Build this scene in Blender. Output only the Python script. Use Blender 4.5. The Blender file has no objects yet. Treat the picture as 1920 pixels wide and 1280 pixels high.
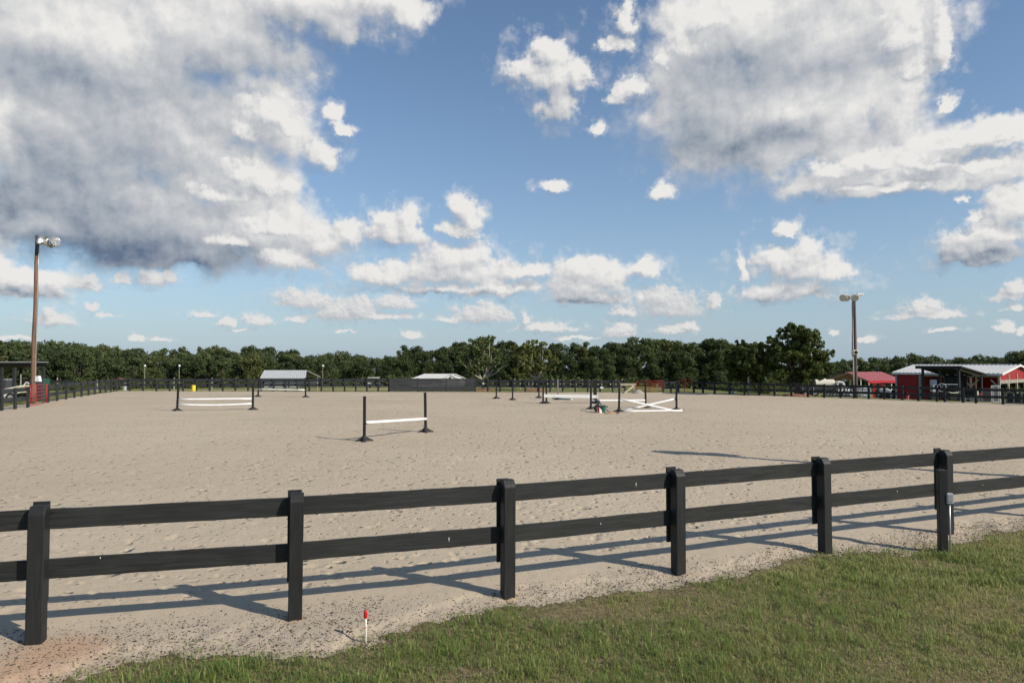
import bpy, bmesh, math, random
import numpy as np
from mathutils import Vector, Matrix
R = math.radians
random.seed(7)
RNG = np.random.default_rng(11)
SC = bpy.context.scene
COL = SC.collection

# ------------------------------------------------------------------ camera
CAM_H, F = 2.6, 1280.0            # eye height (m), focal length in photo pixels (1920 wide)
PITCH = math.atan(40.0 / F)
cam_d = bpy.data.cameras.new('camera')
cam_d.sensor_width = 36.0; cam_d.lens = 24.0
cam_d.clip_start = 0.1; cam_d.clip_end = 6000
cam = bpy.data.objects.new('camera', cam_d); COL.objects.link(cam)
cam.location = (0, 0, CAM_H); cam.rotation_euler = (math.pi / 2 + PITCH, 0, 0)
SC.camera = cam

# ------------------------------------------------------------------ sun, sky, exposure
SUN_EL = R(34.0)
SUN_DIR = Vector((math.sin(R(60)) * math.cos(SUN_EL), -math.cos(R(60)) * math.cos(SUN_EL), math.sin(SUN_EL)))  # towards the sun
sun_d = bpy.data.lights.new('sun', 'SUN'); sun_d.energy = 5.0; sun_d.angle = R(0.53); sun_d.color = (1.0, 0.92, 0.80)
sun = bpy.data.objects.new('sun', sun_d); COL.objects.link(sun)
sun.rotation_euler = SUN_DIR.to_track_quat('Z', 'Y').to_euler(); sun.location = (30, -20, 40)
SC.view_settings.view_transform = 'Standard'; SC.view_settings.look = 'None'
SC.view_settings.gamma = 1.0; SC.view_settings.exposure = 0.0
try: SC.view_settings.use_curve_mapping = False
except Exception: pass
SC.cycles.use_denoising = True; SC.cycles.use_adaptive_sampling = True; SC.cycles.adaptive_threshold = 0.025; SC.cycles.adaptive_min_samples = 20
SC.cycles.max_bounces = 6; SC.cycles.diffuse_bounces = 3; SC.cycles.transparent_max_bounces = 8
SC.cycles.caustics_reflective = False; SC.cycles.caustics_refractive = False

world = bpy.data.worlds.new('World'); SC.world = world; world.use_nodes = True
world.cycles.sampling_method = 'MANUAL'; world.cycles.sample_map_resolution = 512
WN, WL = world.node_tree.nodes, world.node_tree.links
WN.clear()

def wn(typ, *ins, **kw):
    """a world node; ins are sockets or constants for its inputs"""
    n = WN.new(typ)
    for k, v in kw.items(): setattr(n, k, v)
    for i, s in enumerate(ins):
        if s is None: continue
        if hasattr(s, 'is_output'): WL.new(s, n.inputs[i])
        else: n.inputs[i].default_value = s
    return n
def wm(op, a, b=None, c=None, clamp=False):
    n = WN.new('ShaderNodeMath'); n.operation = op; n.use_clamp = clamp
    for i, s in enumerate((a, b, c)):
        if s is None: continue
        if hasattr(s, 'is_output'): WL.new(s, n.inputs[i])
        else: n.inputs[i].default_value = s
    return n.outputs[0]
def wv(op, a, b=None, c=None, out=0):
    n = WN.new('ShaderNodeVectorMath'); n.operation = op
    for i, s in enumerate((a, b, c)):
        if s is None: continue
        if hasattr(s, 'is_output'): WL.new(s, n.inputs[i])
        else: n.inputs[i].default_value = s
    return n.outputs[out]
def wstep(v, a, b):
    n = WN.new('ShaderNodeMapRange'); n.interpolation_type = 'SMOOTHSTEP'
    WL.new(v, n.inputs[0]); n.inputs[1].default_value = a; n.inputs[2].default_value = b
    return n.outputs[0]
def wnoise(vec, scale, detail=5, rough=0.55, dist=0.0, typ='FBM'):
    n = WN.new('ShaderNodeTexNoise'); n.noise_dimensions = '3D'
    WL.new(vec, n.inputs['Vector']); n.inputs['Scale'].default_value = scale
    n.inputs['Detail'].default_value = detail; n.inputs['Roughness'].default_value = rough; n.inputs['Distortion'].default_value = dist
    return n
def wmix(f, a, b):
    n = WN.new('ShaderNodeMix'); n.data_type = 'RGBA'
    for i, s in ((0, f), (6, a), (7, b)):
        if hasattr(s, 'is_output'): WL.new(s, n.inputs[i])
        else: n.inputs[i].default_value = s
    return n.outputs[2]

sky = wn('ShaderNodeTexSky', sky_type='NISHITA', sun_disc=False, sun_elevation=SUN_EL, sun_rotation=math.atan2(SUN_DIR.x, SUN_DIR.y),
         altitude=200.0, air_density=1.0, dust_density=0.4, ozone_density=1.6)
SKY_STRENGTH = 0.12
tc = wn('ShaderNodeTexCoord')
DIRV = tc.outputs['Generated']
sx = wn('ShaderNodeSeparateXYZ', DIRV)
AZ = wm('MULTIPLY', wm('ARCTAN2', sx.outputs[0], sx.outputs[1]), 57.29578)
EL = wm('MULTIPLY', wm('ARCSINE', sx.outputs[2]), 57.29578)
P0 = wn('ShaderNodeCombineXYZ', AZ, EL, 0.0).outputs[0]

def angles(px, py):
    """photo pixel -> azimuth and elevation in degrees of the direction it looks"""
    dx, dz = (px - 960) / F, -(py - 640) / F
    y = math.cos(PITCH) - dz * math.sin(PITCH); z = math.sin(PITCH) + dz * math.cos(PITCH)
    return math.degrees(math.atan2(dx, y)), math.degrees(math.atan2(z, math.hypot(dx, y)))

# clouds: (x, y, rx, ry) of puffs, grouped by how large their billows look
BIG = [(130,60,300,150),(370,45,200,110),(600,5,150,45),(120,240,280,140),(300,230,170,120),(60,390,310,95),(250,410,250,75),
       (430,340,115,85),(490,235,90,72),(450,425,130,62),(300,470,230,36),(700,0,95,28),(635,45,45,42),(30,230,90,160),
       (1420,50,170,120),(1590,60,150,110),(1320,180,110,100),(1500,180,170,110),(1400,280,150,62),(1580,270,120,60),(1660,170,55,110),
       (1700,322,200,24),(1840,318,110,20),(1850,252,110,24),(1740,275,60,18),(1660,348,120,22),(1550,335,80,22),(1690,50,50,60)]
MID = [(1030,130,66,46),(1045,185,34,48),(1030,95,34,26),(985,125,35,22),(1078,130,26,34),(1172,35,26,34),(1150,85,34,16),(1182,155,26,22),(1165,180,18,22),
       (1118,238,13,13),(605,285,36,27),(630,218,18,16),(640,238,28,10),(1765,55,22,70),(1740,110,26,40),(1775,195,22,16),
       (610,445,60,30),(555,482,62,26),(650,432,34,22),(740,428,58,30),(720,410,26,16),(765,415,26,26),(872,388,32,20),(880,405,28,20),(860,428,38,13),
       (845,505,130,30),(840,480,60,34),(885,475,36,30),(720,508,75,28),(940,530,80,20),(980,502,60,14),(850,540,150,12),
       (1090,525,75,32),(1100,500,55,22),(1130,515,60,30),(1110,552,85,16),(1205,502,34,16),
       (1490,492,78,34),(1505,465,36,30),(1455,480,34,28),(1395,498,9,26),(1475,538,95,22),(1560,505,34,22),(1475,430,30,13),
       (1243,355,22,14),(1036,348,22,10),(1860,430,85,36),(1895,375,60,40),(1840,474,88,22),(1825,400,20,10),(1805,370,8,6),
       (40,515,85,28),(30,545,80,14)]
LOW = [(1255,570,66,26),(1240,555,40,18),(1175,582,26,9),(1338,566,14,16),(630,580,46,22),(570,560,58,17),(675,575,36,22),(740,565,40,14),(700,592,80,9),
       (905,588,56,18),(915,578,26,14),(845,597,30,6),(985,598,9,11),(1020,613,56,8),(1165,614,27,11),(1160,622,30,8),(1265,618,34,9),(1290,610,24,8),(772,628,20,8),
       (1730,576,36,15),(1735,590,72,8),(1900,540,26,14),(1890,556,30,8),(1900,575,22,7),(1882,612,18,11),(1915,620,10,8),(1770,616,28,5),(1625,635,18,6),(1565,622,8,7),
       (150,530,42,12),(170,520,16,7),(226,523,16,9),(290,522,34,15),(315,515,22,12),(98,597,40,13),(95,583,18,10),(172,575,15,6),(198,588,18,3.5),
       (380,588,28,6),(428,604,18,7),(482,599,26,11),(558,599,20,6),(255,633,16,5.5),(300,636,20,4),(450,618,30,3),(20,632,40,4),(645,620,20,3),(1080,632,40,4)]
MID = [(x, y, rx * 1.13, ry * 1.18) for x, y, rx, ry in MID]
BIG = [(x, y, rx * 1.05, ry * 1.05) for x, y, rx, ry in BIG]
TONE_BIG = [(60,395,280,50,.62),(320,482,240,36,.66),(100,480,200,30,.3),(330,200,150,55,.30),(430,130,120,55,.24),(60,150,150,60,.30),(120,290,170,60,.22),(560,90,90,55,.20),(250,330,160,50,.2),
            (160,60,150,55,-.38),(330,60,110,45,-.28),(0,230,30,80,-.45),(60,420,60,14,-.5),
            (1330,160,110,65,.34),(1400,262,150,30,.40),(1330,285,120,40,.26),(1560,110,110,40,.22),(1520,20,80,30,.16),(1700,352,200,10,.16),
            (1300,60,50,45,-.3),(1400,50,50,60,-.25),(1540,215,120,30,-.3),(1555,85,60,35,-.34),(1480,205,70,26,-.2),(1650,190,50,60,-.2)]
TONE_MID = [(1840,487,95,16,.75),(1470,555,75,9,.5),(800,550,130,7,.55),(1110,565,80,7,.6),(1040,215,30,25,.25),(740,458,50,7,.3),(990,495,40,8,.35),(40,550,90,8,.5),(1850,420,60,20,-.2),(1640,352,150,8,.2),(470,270,60,12,.25)]
LOW = [(x, y, rx * 1.15, ry * 1.22) for x, y, rx, ry in LOW]
MID += [(500,205,58,42),(540,235,36,34),(468,240,50,34),(455,325,48,36),(490,335,34,40),(430,360,70,22),(510,420,70,26),(450,445,60,20),(545,345,16,14),
        (1285,75,40,34),(1320,35,46,36),(1250,110,30,22),(1690,60,55,50),(1720,120,40,34),(1830,250,80,24),(1780,270,60,14),
        (1560,318,60,26),(1640,300,70,24),(1740,300,80,20),(1850,310,90,20),(1600,352,50,10),(1700,345,80,12)]

def ell(b):
    x, y, rx, ry = b[:4]
    a, e = angles(x, y); a1, _ = angles(x + rx, y); a0, _ = angles(x - rx, y); _, e1 = angles(x, y - ry); _, e0 = angles(x, y + ry)
    return a, e, (a1 - a0) / 2, (e1 - e0) / 2

def wnoise2(vec, scale, detail=4, rough=0.55):
    n = wnoise(vec, scale, detail, rough); n.noise_dimensions = '2D'
    return n
def wbillow(vec, scale, detail, rough=.55):
    """heaped round bumps, as on a cumulus top"""
    n = WN.new('ShaderNodeTexVoronoi'); n.voronoi_dimensions = '2D'; n.feature = 'F1'; n.normalize = True
    WL.new(vec, n.inputs['Vector']); n.inputs['Scale'].default_value = scale
    n.inputs['Detail'].default_value = detail; n.inputs['Roughness'].default_value = rough; n.inputs['Lacunarity'].default_value = 2.2
    return n.outputs['Distance']

def blobfield(p, blobs, warp_amp, warp_scale, k, flat):
    """height of the heaped cloud over the sky at p: > 0 inside"""
    w = wnoise2(p, warp_scale, 5.0, 0.62)
    wo = wv('MULTIPLY_ADD', w.outputs['Color'], (2 * warp_amp, 1.5 * warp_amp, 0), (-warp_amp, -.75 * warp_amp, 0))
    q = wv('ADD', p, wo); acc = None
    for b in blobs:
        a, e, ra, re = ell(b)
        if flat: e -= .35 * re; re *= 1.25           # cumulus: domed top, flattened base
        v = wv('MULTIPLY_ADD', q, (1 / ra, 1 / re, 0), (-a / ra, -e / re, 0))
        if flat: v = wv('MULTIPLY_ADD', wv('MINIMUM', v, (0, 0, 0)), (0, .9, 0), v)
        L = wv('LENGTH', v, out=1)
        acc = L if acc is None else wm('SMOOTH_MIN', acc, L, k)
    return wm('SUBTRACT', 1.0, acc)
def detail(p, scale):
    """fine heaped lumps and frayed edges, about -1 to 1"""
    d = wnoise2(p, scale, 8.0, 0.60)
    pw = wv('ADD', p, wv('MULTIPLY_ADD', d.outputs['Color'], (.45 / scale,) * 2 + (0,), (-.22 / scale,) * 2 + (0,)))
    bl = wbillow(pw, scale * 1.15, 3.0)
    return wm('ADD', wm('MULTIPLY_ADD', d.outputs['Fac'], 2.0, -1.0), wm('MULTIPLY_ADD', bl, -1.9, .78))

skycol = wv('SCALE', wv('MULTIPLY', sky.outputs[0], (.91, 1.0, 1.07))); skycol.node.inputs['Scale'].default_value = SKY_STRENGTH
humid = wm('POWER', 2.71828, wm('MULTIPLY', wm('MAXIMUM', EL, 0.0), -1 / 10.0))     # humid summer air pales the sky near the horizon
col = wmix(wm('MULTIPLY', humid, .9), skycol, (.345, .45, .565, 1))
def layer(col, blobs, warp_amp, warp_scale, k, det, det_scale, off, lo, hi, gain, fgain, hazef, tones, base, flat=False, core=0.0, veil=.25):
    b0 = blobfield(P0, blobs, warp_amp, warp_scale, k, flat)
    b1 = blobfield(wv('ADD', P0, (off * .55, off, 0)), blobs, warp_amp, warp_scale, k, flat)
    d0 = detail(P0, det_scale); f = .16 / det_scale; d1 = detail(wv('ADD', P0, (f * .6, f, 0)), det_scale)
    h0 = wm('ADD', b0, wm('MULTIPLY', d0, det))
    rel = wm('SUBTRACT', wm('SMOOTH_MIN', b0, .85, .4), wm('SMOOTH_MIN', b1, .85, .4))
    alpha = wm('DIVIDE', wm('SUBTRACT', h0, lo), wm('MULTIPLY_ADD', wm('MAXIMUM', wm('MULTIPLY', rel, -1.0), 0.0), 1.3, hi - lo), clamp=True)   # bases melt away, tops stay crisp
    alpha = wstep(alpha, 0.0, 1.0)
    alpha = wm('MAXIMUM', alpha, wm('MULTIPLY', wstep(wm('ADD', b0, wm('MULTIPLY', d0, det * 2.2)), -.35, .55), veil))
    shade = wm('ADD', wm('MULTIPLY_ADD', rel, gain, base), wm('MULTIPLY', wm('SUBTRACT', d0, d1), fgain))
    if core: shade = wm('SUBTRACT', shade, wm('MULTIPLY', wstep(b0, .15, .9), core))
    wd = wnoise2(P0, 0.30, 4.0, .55)
    q = wv('ADD', P0, wv('MULTIPLY_ADD', wd.outputs['Color'], (4, 2.2, 0), (-2, -1.1, 0)))
    for b in tones:                       # thick grey undersides (+) and sunlit shoulders (-)
        a, e, ra, re = ell(b)
        L = wv('LENGTH', wv('MULTIPLY_ADD', q, (1 / ra, 1 / re, 0), (-a / ra, -e / re, 0)), out=1)
        shade = wm('SUBTRACT', shade, wm('MULTIPLY', wstep(L, 1.7, 0.0), b[4] * .75))
    ramp = WN.new('ShaderNodeValToRGB'); WL.new(shade, ramp.inputs[0])
    cr = ramp.color_ramp; cr.interpolation = 'LINEAR'
    cr.elements[0].position = 0.0; cr.elements[0].color = (.125, .175, .26, 1)
    cr.elements[1].position = 1.0; cr.elements[1].color = (.84, .825, .80, 1)
    e = cr.elements.new(.33); e.color = (.345, .385, .445, 1)
    e = cr.elements.new(.66); e.color = (.56, .575, .60, 1)
    c = ramp.outputs[0]
    if hazef: c = wmix(hazef, c, (.50, .53, .57, 1))
    return wmix(alpha, col, c)

# clouds elsewhere in the sky, beyond what the photograph shows
zz = wm('ADD', wm('MAXIMUM', sx.outputs[2], 0.0), 0.12)
PL = wn('ShaderNodeCombineXYZ', wm('DIVIDE', sx.outputs[0], zz), wm('DIVIDE', sx.outputs[1], zz), 0.0).outputs[0]
gn = wnoise(PL, 1.1, 7.0, .58)
gn2 = wnoise(wv('ADD', PL, (.10, -.06, 0)), 1.1, 7.0, .58)
outside = wm('MAXIMUM', wstep(wm('ABSOLUTE', AZ), 41, 50), wstep(EL, 31, 38))
ga = wm('MULTIPLY', wm('MULTIPLY', wstep(gn.outputs['Fac'], .57, .68), outside), wstep(EL, 0.5, 6))
gsh = wm('ADD', .68, wm('MULTIPLY', wm('SUBTRACT', gn.outputs['Fac'], gn2.outputs['Fac']), 3.0), clamp=True)
col = wmix(ga, col, wmix(gsh, (.18, .23, .32, 1), (.66, .655, .64, 1)))

col = layer(col, LOW, .6, .9, .35, .50, 1.2, .50, -.10, .48, .58, .26, .26, [], .70, True, 0, .25)
col = layer(col, BIG, 2.8, .17, .50, .50, .24, 1.7, -.40, .26, .52, .30, 0, TONE_BIG, .75, False, .16, .30)
col = layer(col, MID, 1.25, .40, .45, .58, .55, .95, -.10, .48, .62, .28, .03, TONE_MID, .72, True, 0, .28)
bg = wn('ShaderNodeBackground'); WL.new(col, bg.inputs[0]); bg.inputs[1].default_value = 1.0
wo_ = wn('ShaderNodeOutputWorld'); WL.new(bg.outputs[0], wo_.inputs[0])

# ================================================================== helpers
def G(px, py, z=0.0):
    """ground point that the photo pixel looks at (height z)"""
    dx, dz = (px - 960) / F, -(py - 640) / F
    y = math.cos(PITCH) - dz * math.sin(PITCH); zz = math.sin(PITCH) + dz * math.cos(PITCH)
    t = (z - CAM_H) / zz
    return Vector((dx * t, y * t, z))
def AT(px, D, z=0.0):
    return Vector(((px - 960) / F * D, D, z))
def ZAT(py, D):
    """height seen at photo row py at distance D"""
    return CAM_H + (680 - py) / F * D

def obj(name, me, mat=None, parent=None, loc=None):
    o = bpy.data.objects.new(name, me); COL.objects.link(o)
    if mat is not None and me is not None and not me.materials: me.materials.append(mat)
    if parent is not None: o.parent = parent
    if loc is not None: o.location = loc
    return o
def tag(o, label=None, cat=None, group=None, kind=None):
    if label: o['label'] = label
    if cat: o['category'] = cat
    if group: o['group'] = group
    if kind: o['kind'] = kind
    return o
def thing(name, label, cat, loc=(0, 0, 0), rz=0.0, group=None):
    o = bpy.data.objects.new(name, None); COL.objects.link(o)
    o.empty_display_size = .2; o.location = loc; o.rotation_euler = (0, 0, rz)
    return tag(o, label, cat, group)
def copy_tree(o, parent=None):
    c = o.copy(); COL.objects.link(c); c.parent = parent
    for ch in list(o.children): copy_tree(ch, c)
    return c

class MB:
    def __init__(s): s.v = []; s.f = []
    def add(s, vs, fs):
        n = len(s.v); s.v += [tuple(v) for v in vs]; s.f += [tuple(i + n for i in f) for f in fs]; return s
    def box(s, c, size, M=None):
        hx, hy, hz = [d / 2 for d in size]
        vs = [Vector((x, y, z)) for z in (-hz, hz) for y in (-hy, hy) for x in (-hx, hx)]
        if M is not None: vs = [M @ v for v in vs]
        vs = [v + Vector(c) for v in vs]
        return s.add(vs, [(0, 2, 3, 1), (4, 5, 7, 6), (0, 1, 5, 4), (2, 6, 7, 3), (0, 4, 6, 2), (1, 3, 7, 5)])
    def bar(s, a, b, w, h, up=(0, 0, 1)):
        """rectangular bar from a to b: w across, h along up"""
        a, b = Vector(a), Vector(b); d = (b - a).normalized(); u = Vector(up)
        if abs(d.dot(u)) > .99: u = Vector((0, 1, 0))
        sd = d.cross(u).normalized(); u = sd.cross(d).normalized()
        vs = [p + sd * i * w / 2 + u * j * h / 2 for p in (a, b) for j in (-1, 1) for i in (-1, 1)]
        return s.add(vs, [(0, 1, 3, 2), (4, 6, 7, 5), (0, 4, 5, 1), (2, 3, 7, 6), (0, 2, 6, 4), (1, 5, 7, 3)])
    def tube(s, pts, radii, n=8, cap=True):
        pts = [Vector(p) for p in pts]
        if not hasattr(radii, '__len__'): radii = [radii] * len(pts)
        rings = []; prev = None
        for i, p in enumerate(pts):
            d = (pts[min(i + 1, len(pts) - 1)] - pts[max(i - 1, 0)]).normalized()
            if prev is None:
                u = d.orthogonal().normalized()
            else:
                u = (prev - d * prev.dot(d)).normalized()
            prev = u; w = d.cross(u)
            rings.append([p + (u * math.cos(2 * math.pi * k / n) + w * math.sin(2 * math.pi * k / n)) * radii[i] for k in range(n)])
        vs = [v for r in rings for v in r]; fs = []
        for i in range(len(rings) - 1):
            for k in range(n):
                k2 = (k + 1) % n; fs.append((i * n + k, i * n + k2, (i + 1) * n + k2, (i + 1) * n + k))
        if cap: fs += [tuple(range(n - 1, -1, -1)), tuple((len(rings) - 1) * n + k for k in range(n))]
        return s.add(vs, fs)
    def prism(s, poly, ax, d0, d1):
        """poly of 2D points in the plane across axis ax ('x': (y,z), 'y': (x,z), 'z': (x,y)), from d0 to d1"""
        def P(u, w, d): return {'x': (d, u, w), 'y': (u, d, w), 'z': (u, w, d)}[ax]
        n = len(poly); vs = [P(u, w, d0) for u, w in poly] + [P(u, w, d1) for u, w in poly]
        fs = [tuple(range(n - 1, -1, -1)), tuple(range(n, 2 * n))] + [(i, (i + 1) % n, n + (i + 1) % n, n + i) for i in range(n)]
        return s.add(vs, fs)
    def lathe(s, prof, n=16, M=None):
        """prof: (radius, z) from bottom to top"""
        vs = [Vector((r * math.cos(2 * math.pi * k / n), r * math.sin(2 * math.pi * k / n), z)) for r, z in prof for k in range(n)]
        if M is not None: vs = [M @ v for v in vs]
        fs = [(i * n + k, i * n + (k + 1) % n, (i + 1) * n + (k + 1) % n, (i + 1) * n + k) for i in range(len(prof) - 1) for k in range(n)]
        return s.add(vs, fs)
    def mesh(s, name, smooth=False, bevel=0.0):
        me = bpy.data.meshes.new(name); me.from_pydata(s.v, [], s.f)
        bm = bmesh.new(); bm.from_mesh(me)
        bmesh.ops.recalc_face_normals(bm, faces=bm.faces)
        if bevel: bmesh.ops.bevel(bm, geom=list(bm.edges), offset=bevel, segments=1, affect='EDGES', clamp_overlap=True)
        bm.to_mesh(me); bm.free()
        if smooth: me.polygons.foreach_set('use_smooth', [True] * len(me.polygons))
        return me
    def build(s, name, mat, parent=None, smooth=False, bevel=0.0, loc=None):
        return obj(name, s.mesh(name, smooth, bevel), mat, parent, loc)

# ------------------------------------------------------------------ materials
MATS = {}
class NT:
    def __init__(s, name):
        s.m = bpy.data.materials.new(name); s.m.use_nodes = True; s.t = s.m.node_tree; s.n = s.t.nodes
        s.b = s.n['Principled BSDF']; s.tc = s.n.new('ShaderNodeTexCoord'); MATS[name] = s.m
        s.b.inputs['Specular IOR Level'].default_value = .3
    def put(s, node, i, v):
        if hasattr(v, 'is_output'): s.t.links.new(v, node.inputs[i])
        else: node.inputs[i].default_value = v
    def noise(s, scale, detail=4, rough=.6, vec=None, stretch=None, coord='Object'):
        n = s.n.new('ShaderNodeTexNoise'); n.inputs['Scale'].default_value = scale; n.inputs['Detail'].default_value = detail; n.inputs['Roughness'].default_value = rough
        v = vec or s.tc.outputs[coord]
        if stretch:
            m = s.n.new('ShaderNodeVectorMath'); m.operation = 'MULTIPLY'; s.put(m, 0, v); m.inputs[1].default_value = stretch; v = m.outputs[0]
        s.put(n, 'Vector', v); return n.outputs['Fac']
    def vor(s, scale, vec=None, coord='Object', feature='F1'):
        n = s.n.new('ShaderNodeTexVoronoi'); n.feature = feature; n.inputs['Scale'].default_value = scale; s.put(n, 'Vector', vec or s.tc.outputs[coord]); return n
    def math(s, op, a, b=0.0, c=0.0, clamp=False):
        n = s.n.new('ShaderNodeMath'); n.operation = op; n.use_clamp = clamp
        s.put(n, 0, a); s.put(n, 1, b); s.put(n, 2, c); return n.outputs[0]
    def step(s, v, a, b, o0=0.0, o1=1.0):
        n = s.n.new('ShaderNodeMapRange'); n.interpolation_type = 'SMOOTHSTEP'
        s.put(n, 0, v); s.put(n, 1, a); s.put(n, 2, b); s.put(n, 3, o0); s.put(n, 4, o1); return n.outputs[0]
    def mix(s, f, a, b, blend='MIX'):
        n = s.n.new('ShaderNodeMix'); n.data_type = 'RGBA'; n.blend_type = blend
        for i, v in ((0, f), (6, a), (7, b)):
            if isinstance(v, tuple) and len(v) == 3: v = v + (1,)
            s.put(n, i, v)
        return n.outputs[2]
    def attr(s, name, fac=False):
        n = s.n.new('ShaderNodeAttribute'); n.attribute_name = name; return n.outputs['Fac' if fac else 'Color']
    def bump(s, h, strength=.5, dist=.01, normal=None):
        n = s.n.new('ShaderNodeBump'); n.inputs['Strength'].default_value = strength; n.inputs['Distance'].default_value = dist
        s.put(n, 'Height', h)
        if normal is not None: s.put(n, 'Normal', normal)
        return n.outputs[0]
    def rnd(s):
        return s.n.new('ShaderNodeObjectInfo').outputs['Random']
    def fin(s, col, rough=.7, normal=None, metal=0.0, spec=None):
        if isinstance(col, tuple) and len(col) == 3: col = col + (1,)
        s.put(s.b, 'Base Color', col); s.put(s.b, 'Roughness', rough); s.b.inputs['Metallic'].default_value = metal
        if normal is not None: s.put(s.b, 'Normal', normal)
        if spec is not None: s.b.inputs['Specular IOR Level'].default_value = spec
        return s.m

def plain(name, c, rough=.6, metal=0.0, wear=.15, scale=6.0, bump=0.0, dirt=None, spec=None):
    """paint or metal or plastic with a little uneven wear in it"""
    t = NT(name); n = t.noise(scale, 5, .65)
    lo = tuple(x * (1 - wear) for x in c); hi = tuple(min(1, x * (1 + wear)) for x in c)
    col = t.mix(n, lo, hi)
    if dirt: col = t.mix(t.step(t.noise(scale * .6, 6, .7), .52, .70), col, dirt)
    return t.fin(col, t.math('MULTIPLY_ADD', n, .2, rough - .1), t.bump(t.noise(scale * 8, 4), bump, .004) if bump else None, metal, spec)

def wood_mat(name, c, c2, rough=.6, grain=(1, 14, 14), scale=2.2, bump=.35, knots=False, streak=0.0, spec=.3):
    t = NT(name); r = t.rnd()
    off = t.n.new('ShaderNodeVectorMath'); off.operation = 'ADD'
    cb = t.n.new('ShaderNodeCombineXYZ')
    for i in range(3): t.put(cb, i, t.math('MULTIPLY', r, 37.0 + 11 * i))
    t.put(off, 0, t.tc.outputs['Object']); t.put(off, 1, cb.outputs[0]); v = off.outputs[0]
    g = t.noise(scale, 7, .65, vec=v, stretch=grain); p = t.noise(1.3, 4, .6, vec=v)
    col = t.mix(t.step(g, .34, .66), c, c2); col = t.mix(t.step(p, .35, .75, 0, .45), col, tuple(x * .62 for x in c))
    col = t.mix(t.math('MULTIPLY', r, .3), col, c2)
    h = g
    if knots:
        k = t.vor(1.0, None); sv = t.n.new('ShaderNodeVectorMath'); sv.operation = 'MULTIPLY'; t.put(sv, 0, v); sv.inputs[1].default_value = (1.1, 7, 7); t.put(k, 'Vector', sv.outputs[0])
        kk = t.step(k.outputs['Distance'], .05, .16, 1, 0); col = t.mix(t.math('MULTIPLY', kk, .7), col, tuple(x * .35 for x in c))
        h = t.math('SUBTRACT', h, t.math('MULTIPLY', kk, .5))
    return t.fin(col, t.step(g, .2, .8, rough - .08, rough + .1), t.bump(h, bump, .006), 0, spec)

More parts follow.
